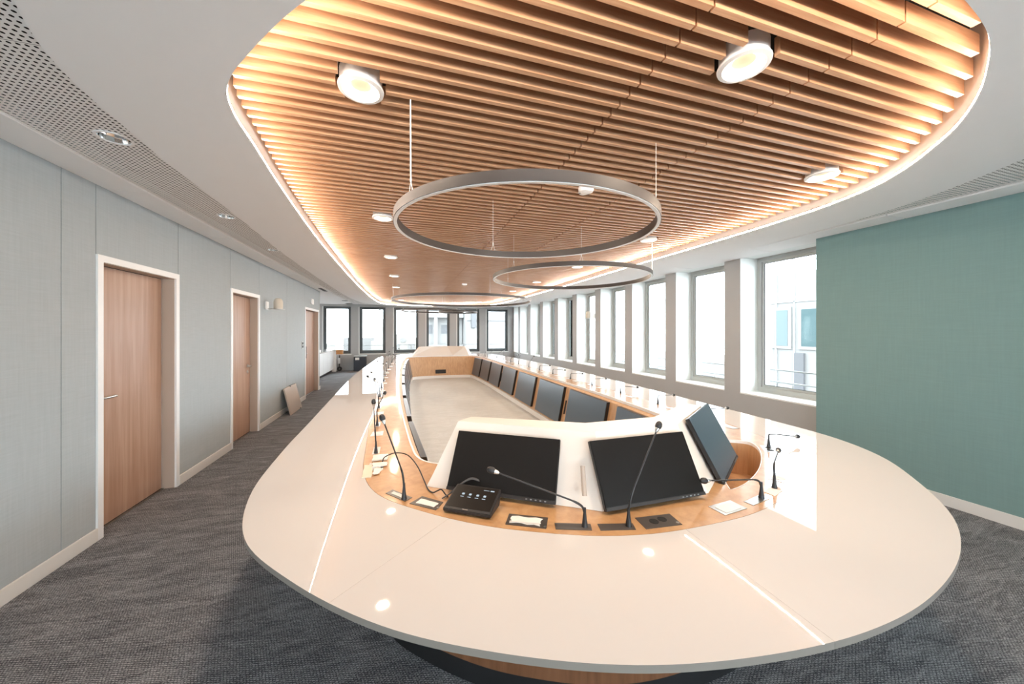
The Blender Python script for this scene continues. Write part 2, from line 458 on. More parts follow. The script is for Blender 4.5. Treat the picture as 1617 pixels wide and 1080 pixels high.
door(3, *DOORS[2], 9.2, 'farthest wooden door in the left wall, near the windows', True)

# right side: green slab wall, then window wall
tag(MB().box(XG, XW + 0.45, YB, 2.81, 0, 3.0).build('wall_green', 'green'), 'sage green fabric covered wall on the right', kind='structure')
SILL = 0.645
PIERS = [(2.811, 2.89)] + [(3.90 + 1.27 * k, 4.16 + 1.27 * k) for k in range(9)] + [(14.95, YF + 0.3)]
wr = MB().box(XW, XW + 0.40, 2.811, YF + 0.3, 0, SILL - 0.02)
for a, b in PIERS: wr.box(XW, XW + 0.40, a, b, SILL - 0.02, ZC + 0.1)
wr.box(XW + 0.3, XW + 0.40, 2.811, YF + 0.3, ZC - 0.005, 3.0)
wright = tag(wr.build('wall_right', 'paint'), 'taupe window wall with piers between tall windows', kind='structure')
for a, b in PIERS:
    m = MB()
    if a > 3: m.box(XW + 0.004, XW + 0.335, a - 0.006, a, SILL + 0.001, ZC - 0.003)
    if b < 15: m.box(XW + 0.004, XW + 0.335, b, b + 0.006, SILL + 0.001, ZC - 0.003)
    m.build('reveal_lining', 'reveal', wright)
tag(MB().box(XW + 0.0, XW + 0.32, 2.82, YF, ZC + 0.0, ZC + 0.03).build('trim_1', 'reveal'), 'white head lining over the side windows', kind='structure')
def window(idx, axis, a, b, c0, frame, label, fw=0.055, z0=SILL, z1=ZC):
    """axis 'x': window plane at x=c0 spanning y a..b ; axis 'y': plane at y=c0 spanning x a..b"""
    o = tag(bpy.data.objects.new('window_%d' % idx, None), label, kind='structure'); COL.objects.link(o)
    o.location = (c0, (a + b) / 2, z0) if axis == 'x' else ((a + b) / 2, c0, z0)
    def bx(m, u0, u1, d0, d1, za, zb):
        return m.box(c0 + d0, c0 + d1, u0, u1, za, zb) if axis == 'x' else m.box(u0, u1, c0 + d0, c0 + d1, za, zb)
    m = MB()
    for (u0, u1, za, zb) in ((a, a + fw, z0, z1), (b - fw, b, z0, z1), (a + fw, b - fw, z0, z0 + fw * 1.3), (a + fw, b - fw, z1 - fw, z1)):
        bx(m, u0, u1, 0.0, 0.07, za, zb)
    m.build('outer_frame', frame, o)
    m = MB(); s = fw * 0.55; i0 = a + fw; i1 = b - fw; j0 = z0 + fw * 1.3; j1 = z1 - fw
    for (u0, u1, za, zb) in ((i0, i0 + s, j0, j1), (i1 - s, i1, j0, j1), (i0 + s, i1 - s, j0, j0 + s), (i0 + s, i1 - s, j1 - s, j1)):
        bx(m, u0, u1, 0.022, 0.06, za, zb)
    m.build('sash', frame, o)
    bx(MB(), i0 + s, i1 - s, 0.036, 0.044, j0 + s, j1 - s).build('pane', 'glass', o)
    g = MB(); e = 0.006
    for (u0, u1, za, zb) in ((i0 + s, i0 + s + e, j0 + s, j1 - s), (i1 - s - e, i1 - s, j0 + s, j1 - s), (i0 + s, i1 - s, j0 + s, j0 + s + e), (i0 + s, i1 - s, j1 - s - e, j1 - s)):
        bx(g, u0, u1, 0.030, 0.035, za, zb)
    g.build('gasket', 'black', o)
    rl = MB()
    for z in (z0 + 0.12, z0 + 0.30): bx(rl, a - 0.05, b + 0.05, 0.32, 0.345, z, z + 0.018)
    rl.build('outside_rail', 'rail', o)
    return o
XGL = XW + 0.335
for k in range(10):
    a = PIERS[k][1] + 0.006; b = PIERS[k + 1][0] - 0.006
    o = window(k + 1, 'x', a, b, XGL, 'winframe', 'tall side window in a light grey frame, %s from the green wall' % ORD[k])
    MB().box(XW - 0.004, XGL + 0.0, a - 0.006, b + 0.006, SILL - 0.02, SILL).build('window_sill', 'reveal', o, bevel=0.002)

# far wall with six windows
FW = [(-3.0 + 1.3 * k, -2.02 + 1.3 * k) for k in range(6)]
wf = MB().box(-3.5, 5.2, YF, YF + 0.3, 0, 0.66).box(-3.5, 5.2, YF, YF + 0.3, 2.535, 3.0)
xs = [-3.5] + [v for p in FW for v in p] + [5.2]
for i in range(0, len(xs), 2): wf.box(xs[i], xs[i + 1], YF, YF + 0.3, 0.66, 2.535)
tag(wf.build('wall_far', 'paint'), 'far end wall with a row of six windows', kind='structure')
for k, (a, b) in enumerate(FW):
    o = window(11 + k, 'y', a + 0.004, b - 0.004, YF + 0.06, 'darkframe', 'far end window in a dark grey frame, %s from the left' % ('first' if k == 0 else ORD[k]), fw=0.06, z0=0.664, z1=2.532)
    MB().box(a - 0.03, b + 0.03, YF - 0.01, YF + 0.0, 0.62, 0.66).build('window_sill', 'reveal', o)
    MB().box(a - 0.03, a, YF - 0.006, YF - 0.0005, 0.66, 2.53).build('side_trim', 'reveal', o)

for k, (a, b) in enumerate(BW):
    window(17 + k, 'y', a + 0.004, b - 0.004, YB - 0.20, 'darkframe', 'window behind the camera, %s from the left' % ('first' if k == 0 else ORD[k]), fw=0.06, z0=0.504, z1=2.556)

# ------------------------------------------------------------------ ceiling
OV = [(1.15, 0.600), (1.45, 0.605), (1.72, 0.632), (2.0, 0.685), (2.27, 0.785), (2.45, 0.87), (2.68, 1.01), (2.85, 1.15), (3.08, 1.38), (3.25, 1.62), (3.38, 1.97), (3.45, 2.5), (3.48, 3.1), (3.50, 4.2), (3.53, 5.6), (3.56, 7.6),
      (3.54, 9.7), (3.50, 11.5), (3.40, 12.8), (3.15, 13.6), (2.75, 14.1), (2.1, 14.48), (1.3, 14.6), (0.5, 14.56), (-0.15, 14.42), (-0.6, 14.15), (-0.82, 13.6), (-0.93, 12.4), (-0.98, 10.8), (-1.0, 8.3), (-0.975, 6.0), (-0.94, 4.5), (-0.885, 3.33), (-0.845, 2.72), (-0.81, 2.3),
      (-0.79, 2.03), (-0.76, 1.88), (-0.72, 1.78), (-0.66, 1.68), (-0.58, 1.575), (-0.50, 1.475), (-0.39, 1.345), (-0.29, 1.24), (-0.08, 1.05), (0.15, 0.88), (0.45, 0.725), (0.80, 0.63)]
OVAL = crom(OV, 6)
SO = [(1.4, -0.05), (2.2, 0.06), (2.9, 0.38), (3.45, 0.90), (3.67, 1.22), (3.86, 1.55), (4.0, 1.90), (4.08, 2.26), (4.14, 2.8), (4.19, 3.6), (4.23, 5.0), (4.25, 7.5), (4.23, 11.0), (4.1, 13.0), (3.7, 14.2), (3.0, 14.85), (1.5, 15.05), (0.2, 15.0), (-0.8, 14.7), (-1.35, 13.8), (-1.58, 12.0), (-1.62, 9.6), (-1.58, 6.5), (-1.53, 5.0), (-1.47, 4.08), (-1.43, 3.27), (-1.41, 2.73),
      (-1.37, 2.3), (-1.34, 2.02), (-1.30, 1.82), (-1.25, 1.67), (-1.18, 1.52), (-1.02, 1.25), (-0.75, 0.90), (-0.35, 0.52), (0.3, 0.12)]
SLAB = crom(SO, 6)
ceil = tag(MB().box(-3.5, 5.2, YB - 0.1, YF + 0.3, 2.98, 3.05).build('ceiling', 'void'), 'black ceiling void above the boards', kind='structure')
ring = filled([SLAB, OVAL], 2.58, 2.612)
ring.build('plaster_ring', 'plaster', ceil)
rim = MB(); wall_strip(rim, [(OVAL, 2.598), (OVAL, 2.97), (inward(OVAL, -0.012), 2.97), (inward(OVAL, -0.012), 2.598)])
rim.build('plaster_rim', 'plaster', ceil)
XPL, XPR = -1.90, 4.28
# plain strip panels along the walls
ys = [YB + 0.02 + 1.36 * i for i in range(14)]
for i in range(13):
    y0, y1 = ys[i], min(ys[i + 1], YF)
    if y1 - y0 < 0.1: continue
    MB().box(XL if y1 < 10.4 else -3.4, XPL, y0 + 0.004, y1 - 0.004, ZC - 0.012, ZC + 0.015).build('plain_panel', 'plaster', ceil, bevel=0.003)
    MB().box(XPR, XG if y1 < 2.8 else XW + 0.02, y0 + 0.004, y1 - 0.004, ZC - 0.012, ZC + 0.015).build('plain_panel', 'plaster', ceil, bevel=0.003)
MB().box(-3.4, XL, 10.41, YF, ZC - 0.005, ZC + 0.02).build('plain_panel', 'plaster', ceil)
# perforated boards
SPOTS = [(-1.555, 2.53, .072), (-1.60, 3.93, .066), (-1.66, 5.36, .06)]
def perforated(x0, x1, y0, y1, holes=True):
    pt = 0.0255; mb = MB(); r = 0.0068
    nx = int((x1 - x0) / pt)
    inner = inward(SLAB, 0.05)
    ca = [(r * math.cos(math.radians(225 + 45 * j)), r * math.sin(math.radians(225 + 45 * j))) for j in range(8)]
    V = mb.v; F = mb.f
    ny = int(round((y1 - y0) / pt)); pty = (y1 - y0) / ny; ptx = (x1 - x0) / nx
    h = ptx / 2; hy = pty / 2
    for iy in range(ny):
        cy = y0 + (iy + .5) * pty
        cr = cross_y(inner, cy)
        for ix in range(nx):
            cx = x0 + (ix + .5) * ptx
            if len(cr) >= 2 and cr[0] < cx < cr[-1]: continue
            if any(math.hypot(cx - a, cy - b) < c - 0.002 for a, b, c in SPOTS): continue
            o = len(V)
            V += [(cx - h, cy - hy, ZC), (cx + h, cy - hy, ZC), (cx + h, cy + hy, ZC), (cx - h, cy + hy, ZC)]
            V += [(cx + a, cy + b, ZC) for a, b in ca]
            for s in range(4):
                F.append((o + s, o + 4 + 2 * s, o + 5 + 2 * s, o + 4 + (2 * s + 2) % 8, o + (s + 1) % 4))
    return mb
yb = [-0.6 + 1.2 * i for i in range(14)]
for i in range(13):
    y0, y1 = yb[i], min(yb[i + 1], YF - 0.02)
    if y1 <= y0: break
    if y0 >= 0.55:
        for (x0, x1) in ((XPL, -1.1), (3.3, XPR)):
            mb = perforated(x0, x1, y0 + 0.001, y1 - 0.001)
            if mb.v: tag(mb.build('perforated_board', 'perf', ceil, fix=False), kind='stuff')
    else:
        tag(perforated(XPL, XPR, y0 + 0.001, y1 - 0.001).build('perforated_board', 'perf', ceil, fix=False), kind='stuff')
MB().box(XPL, XPR, YB, -0.601, ZC - 0.002, ZC + 0.01).build('plain_panel', 'plaster', ceil)
MB().box(XPL - 0.01, -1.2, -0.6, YF, 2.70, 2.71).box(4.0, XPR + 0.01, -0.6, YF, 2.70, 2.71).build('void_liner', 'void', ceil)

# downlight positions among the slats
DL = [(-0.19, 1.75), (-0.20, 3.66), (-0.19, 5.55), (-0.19, 7.40), (-0.19, 9.25), (2.88, 1.74), (2.86, 3.58), (2.86, 5.42), (2.87, 7.36), (2.87, 9.2), (1.37, 1.115), (-0.1, 12.9), (2.7, 12.9)]
DR = 0.100
# timber slats
sc = thing('slat_ceiling', 'oval raft of parallel timber slats recessed in the white ceiling', 'ceiling', (1.3, 7.6, 2.66))
P0, PT, TH = 0.708, 0.0795, 0.023
ZS0, ZS1 = 2.66, 2.738
OVI = inward(OVAL, 0.018)
row = 0; cnt = 0; rest = MB()
while True:
    y = P0 + row * PT
    if y > 14.5: break
    row += 1
    xa = cross_y(OVI, y); xb = cross_y(OVI, y + TH)
    if len(xa) < 2 or len(xb) < 2: continue
    l0, l1 = max(xa[0], xb[0]), min(xa[-1], xb[-1])
    segs = []
    for a, b in ((-9, 1.0255), (1.0345, 1.7405), (1.7495, 9)):
        a = max(a, l0); b = min(b, l1)
        if b - a < 0.03: continue
        parts = [(a, b)]
        for dx, dy in DL:
            d = abs(y + TH / 2 - dy) - TH / 2
            if d < DR + 0.004:
                hw = math.sqrt(max(0, (DR + 0.008) ** 2 - max(0, d) ** 2))
                np_ = []
                for u, v in parts:
                    if dx + hw <= u or dx - hw >= v: np_.append((u, v)); continue
                    if dx - hw - u > 0.02: np_.append((u, dx - hw))
                    if v - dx - hw > 0.02: np_.append((dx + hw, v))
                parts = np_
        segs += parts
    for u, v in segs:
        if cnt < 298:
            MB().box(u, v, y, y + TH, ZS0, ZS1).build('slat', 'slat', sc); cnt += 1
        else:
            rest.box(u, v, y, y + TH, ZS0, ZS1)
tag(rest.build('distant_slats', 'slat', sc), kind='stuff')
rails = MB()
for x in (-0.55, 0.25, 1.03, 1.745, 2.5, 3.05):
    cs = [p for p in (0.9, 14.3)]
    y0 = 0.75 if 0.9 < x < 2.0 else (1.1 if 0 < x < 2.6 else 1.7)
    rails.box(x - 0.018, x + 0.018, y0, 15.3 - y0 - 0.3 if x < 3 else 13.2, ZS1, ZS1 + 0.035)
rails.build('carrier_rail', 'black', sc)
# LED strip along the rim
led = MB(); wall_strip(led, [(inward(OVAL, 0.0012), 2.5875), (inward(OVAL, 0.0012), 2.595)])
lo = led.build('led_strip', 'led', smooth=True)
tag(lo, 'glowing warm light strip around the rim of the slatted oval', 'light strip')

# downlights
for i, (x, y) in enumerate(DL):
    t = thing('downlight', None, 'downlight', (x, y, 2.65), group='lit round downlights set between the timber slats')
    side = 'left' if x < 0.5 else ('middle' if x < 2 else 'right')
    if side == 'middle': lb = 'lit round downlight with grey rim nearest the camera, on the middle of the slats'
    else:
        k = [p for p in DL if (p[0] < 0.5) == (x < 0.5) and not 1 < p[0] < 2].index((x, y))
        lb = 'lit round downlight between the slats, %s from the camera in the %s row' % (ORD[k], side)
    t['label'] = lb
    MB().lathe([(0.074, 2.648), (0.080, 2.644), (0.098, 2.648), (0.100, 2.656), (0.092, 2.662), (0.092, 2.73), (0.088, 2.73), (0.088, 2.665), (0.074, 2.655)], (x, y, 0), 32, closed=True).build('trim_ring', 'steel' if False else 'diffuser', t, smooth='auto')
    MB().lathe([(0.074, 2.650), (0.045, 2.675)], (x, y, 0), 32).build('reflector', 'lamp', t, smooth=True) if False else None
    vs = MB(); n = 32
    vs.add([(x + r * math.cos(2 * PI * k / n), y + r * math.sin(2 * PI * k / n), z) for r, z in ((0.0745, 2.650), (0.044, 2.672)) for k in range(n)],
           [(k, (k + 1) % n, n + (k + 1) % n, n + k) for k in range(n)])
    vs.build('reflector', 'lamp', t, smooth=True)
    MB().lathe([(0.044, 2.672), (0.044, 2.695), (0, 2.695)], (x, y, 0), 24).build('lens', 'foam', t, smooth='auto')
    ld = bpy.data.lights.new('downlight_lamp', 'AREA'); ld.shape = 'DISK'; ld.size = 0.11; ld.energy = DOWN_POWER; ld.color = (1.0, 0.80, 0.60)
    lo_ = bpy.data.objects.new('downlight_lamp', ld); COL.objects.link(lo_); lo_.parent = t; lo_.location = (0, 0, -0.004)

# unlit chrome downlights in the perforated boards
for i, (x, y, r, lb) in enumerate([(-1.555, 2.53, .072, 'unlit chrome downlight nearest the camera in the perforated ceiling at left'), (-1.60, 3.93, .066, 'unlit chrome downlight second from the camera in the perforated ceiling'), (-1.66, 5.36, .06, 'unlit chrome downlight third from the camera in the perforated ceiling')]):
    t = thing('ceiling_spot', lb, 'downlight', (x, y, ZC), group='unlit chrome downlights')
    MB().lathe([(r - .006, ZC - .001), (r - .003, ZC - .006), (r + .006, ZC - .005), (r + .008, ZC - .0005)], (x, y, 0), 32, closed=True).build('trim_ring', 'white', t, smooth='auto')
    MB().lathe([(r - .006, ZC - .002), (r * .85, ZC + .025), (r * .62, ZC + .055), (r * .5, ZC + .07)], (x, y, 0), 12, caps=False).build('reflector', 'chrome', t)
    MB().lathe([(r * .5, ZC + .071), (0, ZC + .071)], (x, y, 0), 12).build('lamp_socket', 'exdark', t)
# a round air vent and a slot grille far left
tag(MB().box(-2.02, -1.94, 9.6, 10.3, ZC - 0.018, ZC - 0.012).build('ceiling_vent', 'exdark'), 'small dark grille in the ceiling above the last door', 'vent')
tag(MB().lathe([(0.10, 2.606), (0.10, 2.600), (0, 2.600)], (-1.95, 13.2, 0), 20).build('round_vent', 'exdark'), 'dark round vent in the ceiling before the far windows', 'vent')

# smoke detectors
for (x, y), lb in (((1.36, 2.445), 'white three cornered smoke detector under the slats inside the nearest ring lamp'), ((1.35, 8.14), 'white smoke detector under the slats beyond the middle ring lamp')):
    t = thing('smoke_detector', lb, 'smoke detector', (x, y, 2.66), group='smoke detectors under the slats')
    def tri(r, k=3, n=36):
        return [(x + r * (1 + 0.13 * math.cos(3 * (2 * PI * i / n) + PI / 2)) * math.cos(2 * PI * i / n), y + r * (1 + 0.13 * math.cos(3 * (2 * PI * i / n) + PI / 2)) * math.sin(2 * PI * i / n)) for i in range(n)]
    b = MB(); wall_strip(b, [(tri(0.058), 2.659), (tri(0.060), 2.640), (tri(0.052), 2.625), (tri(0.030), 2.618), (tri(0.001), 2.617)])
    b.build('housing', 'white', t, smooth='auto')
    for j, a in enumerate((0.5, 2.6)):
        for q in (-0.006, 0.006):
            c, sn = math.cos(a), math.sin(a); s = MB()
            s.box(-0.014, 0.014, -0.0015, 0.0015, 0, 0.003, Matrix.Translation((x + 0.034 * c, y + 0.034 * sn + q, 2.6205)))
            s.build('sensor_slot', 'exdark', t)

# ------------------------------------------------------------------ ring lamps
def ring_lamp(cx, cy, R, zb, label, cables, tilt=0.0, h=0.05, wd=0.024):
    t = thing('ring_lamp', label, 'pendant lamp', (cx, cy, zb), group='dark metal ring pendant lamps')
    n = 120
    def zt(a, z): return z + tilt * math.sin(a)
    def loop(r, z): return [(cx + r * math.cos(2 * PI * k / n), cy + r * math.sin(2 * PI * k / n), zt(2 * PI * k / n, z)) for k in range(n)]
    def sweep(prof):
        mb = MB(); vs = []
        for r, z in prof: vs += loop(r, z)
        m = len(prof); fs = []
        for i in range(m):
            j = (i + 1) % m
            for k in range(n): fs.append((i * n + k, i * n + (k + 1) % n, j * n + (k + 1) % n, j * n + k))
        return mb.add(vs, fs)
    sweep([(R, zb), (R, zb + h), (R - wd, zb + h), (R - wd, zb), (R - wd + 0.002, zb), (R - wd + 0.002, zb + 0.004), (R - 0.002, zb + 0.004), (R - 0.002, zb)]).build('ring_body', 'ringmetal', t, smooth='auto')
    sweep([(R - 0.003, zb - 0.003), (R - 0.003, zb + 0.003), (R - wd + 0.003, zb + 0.003), (R - wd + 0.003, zb - 0.003)]).build('opal_diffuser', 'diffuser', t, smooth='auto')
    for ci, (ang, top, rad) in enumerate(cables):
        a = math.radians(ang); x, y = cx + (R - wd / 2) * math.cos(a), cy + (R - wd / 2) * math.sin(a); z = zt(a, zb + h)
        tx, ty = top if top else (x, y)
        d = Vector((math.cos(a + PI / 2), math.sin(a + PI / 2), 0))
        m = MB().tube([(x, y, z + 0.055), (tx, ty, 2.657)], rad, 6)
        pa = Vector((x, y, z)) + d * 0.018; pb = Vector((x, y, z)) - d * 0.018
        m.tube([pa, (x, y, z + 0.058)], 0.0016, 5); m.tube([pb, (x, y, z + 0.058)], 0.0016, 5)
        m.lathe([(0.004, 0), (0.005, 0.01), (0.004, 0.02)], (x, y, z + 0.05), 8)
        c = m.build('suspension_cable', 'cable', t)
        if rad > 0.002: c['label'] = 'thicker white power cable'
    return t
ring_lamp(0.74, 2.10, 0.80, 2.16, 'largest looking dark ring pendant lamp, nearest the camera', [(206, (0.03, 1.76), 0.0035), (332, None, 0.0014), (91, None, 0.0014)], tilt=0.012)
ring_lamp(2.16, 4.30, 1.05, 2.235, 'dark ring pendant lamp second from the camera, hanging at the right', [(322, (2.98, 3.66), 0.003), (128, None, 0.0014), (205, None, 0.0014), (250, None, 0.0014)])
ring_lamp(1.34, 8.27, 1.62, 2.24, 'widest ring pendant lamp over the middle of the table', [(168, (-0.25, 8.6), 0.003), (40, None, 0.0014), (280, None, 0.0014)])
ring_lamp(0.99, 12.40, 1.09, 2.24, 'ring pendant lamp hanging farthest left before the end windows', [(160, None, 0.0014), (40, None, 0.0014), (280, None, 0.0014)], h=0.045)
ring_lamp(1.75, 11.83, 0.654, 2.18, 'smallest ring pendant lamp, crossing the farthest one before the end windows', [(100, None, 0.0014), (340, None, 0.0014), (220, None, 0.0014)], h=0.045)

# ------------------------------------------------------------------ the table
TC = 13.7      # y mirror sum
ctl = [((1.17, 1.125), (1.17, .600)), ((1.45, 1.137), (1.50, .622)), ((1.72, 1.20), (1.90, .715)), ((1.97, 1.305), (2.25, .87)), ((2.2, 1.45), (2.60, 1.13)), ((2.42, 1.66), (2.90, 1.43)), ((2.58, 1.95), (3.07, 1.78)), ((2.67, 2.4), (3.14, 2.35)), ((2.69, 3.0), (3.18, 3.0)), ((2.70, 4.0), (3.24, 4.0)), ((2.71, 5.4), (3.31, 5.4)), ((2.72, 6.85), (3.35, 6.85))]
ctr = [((.93, 1.14), (.85, .628)), ((.72, 1.19), (.53, .70)), ((.51, 1.28), (.22, .83)), ((.30, 1.40), (-.06, 1.0)), ((.07, 1.59), (-.35, 1.27)), ((-.12, 1.81), (-.58, 1.57)), ((-.21, 2.08), (-.71, 1.98)), ((-.25, 2.6), (-.765, 2.6)), ((-.29, 3.5), (-.79, 3.5)), ((-.33, 4.8), (-.83, 4.9)), ((-.37, 6.85), (-.87, 6.85))]
def mir(p): return (p[0], TC - p[1])
seq = ctl + [(mir(a), mir(b)) for a, b in ctl[-2::-1]] + [(mir(a), mir(b)) for a, b in ctr[:-1]] + [ctr[-1]] + ctr[-2::-1]
SUB = 8
Wl = crom([a for a, b in seq], SUB); Ol = crom([b for a, b in seq], SUB)
NT = len(Wl)
inn = [(1.17, 1.94), (1.75, 1.99), (2.1, 2.06), (2.26, 2.2), (2.33, 2.5), (2.37, 2.9), (2.41, 3.6), (2.43, 4.6), (2.435, 6.85)]
inl = [(.6, 1.98), (.25, 2.09), (.13, 2.17), (.075, 2.28), (.045, 2.5), (.015, 2.9), (-.02, 3.5), (-.065, 4.6), (-.09, 6.85)]
IN = crom(inn + [mir(p) for p in inn[-2::-1]] + [mir(p) for p in inl[:-1]] + [inl[-1]] + inl[-2::-1], 8)
HOLE = crom([(1.56, 1.345), (1.66, 1.358), (1.78, 1.405), (1.93, 1.48), (2.10, 1.59), (2.26, 1.72), (2.345, 1.82), (2.365, 1.89), (2.275, 1.965), (2.17, 1.965), (2.10, 1.86), (1.83, 1.62)], 3)
ZT = 0.74
table = thing('conference_table', 'huge oval conference table with glossy white stone top, oak inlay and sunken centre', 'table', (1.17, 6.85, 0))
# stone slabs split at the seams
def ringslab(i0, i1, Lo, Li, z0, z1):
    idx = [i % NT for i in range(i0, i1 + 1)]
    mb = MB(); n = len(idx)
    A = [Lo[i] for i in idx]; B = [Li[i] for i in idx]
    # pull the ends in a little to leave the joint
    def pull(P, k, j, d):
        a, b = Vector(P[k]), Vector(P[j]); v = (b - a); v = v.normalized() * d; P[k] = tuple(a + v)
    for P in (A, B): pull(P, 0, 1, 0.0003); pull(P, -1, -2, 0.0003)
    vs = [(x, y, z1) for x, y in A] + [(x, y, z1) for x, y in B] + [(x, y, z0) for x, y in A] + [(x, y, z0) for x, y in B]
    fs = []
    for i in range(n - 1):
        fs += [(i, i + 1, n + i + 1, n + i), (2 * n + i, 3 * n + i, 3 * n + i + 1, 2 * n + i + 1), (i, 2 * n + i, 2 * n + i + 1, i + 1), (n + i, n + i + 1, 3 * n + i + 1, 3 * n + i)]
    fs += [(0, n, 3 * n, 2 * n), (n - 1, 2 * n - 1 + 0, 4 * n - 1, 3 * n - 1)]
    return mb.add(vs, fs)
Wout = inward(Wl, -0.0012)
near_l = NT - 4 * SUB - 4     # left seam index
near_r = NT - 3               # right seam index
q1 = 9 * SUB; q2 = 13 * SUB; q3 = NT - 13 * SUB; q4 = NT - 10 * SUB
seams = [near_r, NT + q1, NT + q2, NT + 19 * SUB, NT + 25 * SUB, NT + q3, NT + q4, NT + near_l, NT + near_r]
for i in range(len(seams) - 1):
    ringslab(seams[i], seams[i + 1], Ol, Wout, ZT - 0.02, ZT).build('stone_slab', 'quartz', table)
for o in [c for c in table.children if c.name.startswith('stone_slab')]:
    o.data.materials.append(M['shadededge'])
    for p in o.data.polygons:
        if abs(p.normal.z) < 0.5: p.material_index = 1  # upright faces take the colour darkened for shade
# oak band with opening
HL = [(x, y) for x, y in HOLE]
filled([inward(Wl, 0.0005), IN, HL], ZT - 0.02, ZT).build('oak_band', 'oak', table)
# lips
lip = MB(); wall_strip(lip, [(IN, ZT + 0.002), (IN, ZT - 0.035), (inward(IN, 0.012), ZT - 0.035), (inward(IN, 0.012), ZT + 0.002), (IN, ZT + 0.002)])
lip.build('edge_lip', 'lip', table)
lip2 = MB(); wall_strip(lip2, [(HL, ZT + 0.001), (inward(HL, 0.004), ZT + 0.001), (inward(HL, 0.004), ZT - 0.02)])
lip2.build('edge_lip', 'lip', table)
# box below the opening
bxm = MB(); wall_strip(bxm, [(inward(HL, 0.003), ZT - 0.02), (inward(HL, 0.012), 0.50)])
n = len(HL); hb = inward(HL, 0.012)
bxm.add([(x, y, 0.50 + 0.10 * (1.95 - y)) for x, y in hb], [tuple(range(n))])
bxm.build('opening_box', 'oakwall', table)
# sunken well: wall, plinth
well = MB(); wall_strip(well, [(inward(IN, 0.014), ZT - 0.03), (inward(IN, 0.05), ZT - 0.05), (inward(IN, 0.165), 0.105)])
well.build('well_panelling', 'oakwall', table)
pl = MB(); wall_strip(pl, [(inward(IN, 0.165), 0.105), (inward(IN, 0.20), 0.105), (inward(IN, 0.20), 0.02)])
pl.build('plinth', 'lip', table)
filled([inward(IN, 0.195)], 0.012, 0.02).build('inner_floor', 'inner', table)
# outer support
BASE = inward(Wl, 0.06)
bs = MB(); wall_strip(bs, [(BASE, ZT - 0.021), (BASE, 0.10)]); bs.build('support_panelling', 'base', table)
bs = MB(); wall_strip(bs, [(inward(BASE, 0.012), 0.10), (inward(BASE, 0.012), 0.001)]); bs.build('kick_plate', 'black', table)
ap = MB(); wall_strip(ap, [(inward(Ol, 0.05), ZT - 0.0205), (inward(Ol, 0.05), ZT - 0.036), (BASE, ZT - 0.036)]); ap.build('underside_board', 'greyedge', table)
# black grille in the far end of the well
fy = TC - 1.94
def wellface(z): return 0.05 + (ZT - 0.05 - z) / (ZT - 0.155) * 0.115
for (x0, x1) in ((0.98, 1.32),):
    g = MB()
    ya, yb_ = fy - wellface(0.17) - 0.004, fy - wellface(0.29) - 0.004
    g.add([(x0, ya - .012, .17), (x1, ya - .012, .17), (x1, yb_ - .012, .29), (x0, yb_ - .012, .29), (x0, ya + .03, .17), (x1, ya + .03, .17), (x1, yb_ + .03, .29), (x0, yb_ + .03, .29)],
          [(0, 1, 2, 3), (0, 4, 5, 1), (1, 5, 6, 2), (2, 6, 7, 3), (3, 7, 4, 0)])
    g.build('air_grille', 'black', table)

# screens along both long sides of the well
def side_screen(y0, y1, side):
    c = thing('screen', None, 'monitor', (2.4 if side > 0 else -0.06, (y0 + y1) / 2, 0.15))
    def xin(y, z):
        xx = cross_y(IN, y); x = xx[-1] if side > 0 else xx[0]
        return x - side * (wellface(z))
    zt, zb = 0.685, 0.145
    pts = {}
    for nm, off in (('f', 0.045), ('m', 0.040), ('b', 0.002)):
        for j, yy in enumerate((y0, y1)):
            for k, zz in enumerate((zb, zt)):
                pts[nm, j, k] = Vector((xin(yy, zz) - side * off, yy, zz))
    def slab(a, b):
        v = [pts[a, 0, 0], pts[a, 1, 0], pts[a, 1, 1], pts[a, 0, 1], pts[b, 0, 0], pts[b, 1, 0], pts[b, 1, 1], pts[b, 0, 1]]
        return MB().add(v, [(0, 1, 2, 3), (4, 7, 6, 5), (0, 4, 5, 1), (1, 5, 6, 2), (2, 6, 7, 3), (3, 7, 4, 0)])
    slab('m', 'b').build('casing', 'monframe', c)
    # screen glass slightly inset
    cen = sum((pts['f', j, k] for j in (0, 1) for k in (0, 1)), Vector()) / 4
    q = [pts['f', j, k] + (cen - pts['f', j, k]) * 0.012 for j, k in ((0, 0), (1, 0), (1, 1), (0, 1))]
    q2 = [v + Vector((side * 0.006, 0, 0)) for v in q]
    MB().add(q + q2, [(0, 1, 2, 3), (4, 7, 6, 5), (0, 4, 5, 1), (1, 5, 6, 2), (2, 6, 7, 3), (3, 7, 4, 0)]).build('screen_panel', 'sheenscreen', c)
    return c
SY = [(2.42, 3.42), (3.64, 4.65), (4.85, 5.84), (6.06, 7.03), (7.25, 8.25), (8.42, 9.40), (9.54, 10.44), (10.56, 11.30)]
for s, nm in ((1, 'right'), (-1, 'left')):
    for k, (a, b) in enumerate(SY):
        c = side_screen(a, b, s)
        c['group'] = 'black screens along the %s side of the sunken centre' % nm
        c['label'] = 'black screen on the %s inner side of the table, %s from the camera' % (nm, ORD[k])
for k, yy in enumerate((3.53, 5.95 - 1.2, 8.33)):
    c = MB(); x1 = cross_y(IN, yy)[-1]
    xa, xb = x1 - wellface(0.30) - 0.02, x1 - wellface(0.50) - 0.02
    c.tube([(xa, yy, 0.30), (xb, yy, 0.50)], 0.011, 8)
    tag(c.build('speaker_bar', 'black'), 'slim black upright bar between two screens of the right row, %s from the camera' % ORD[k], 'speaker', 'slim black bars between the right screens')

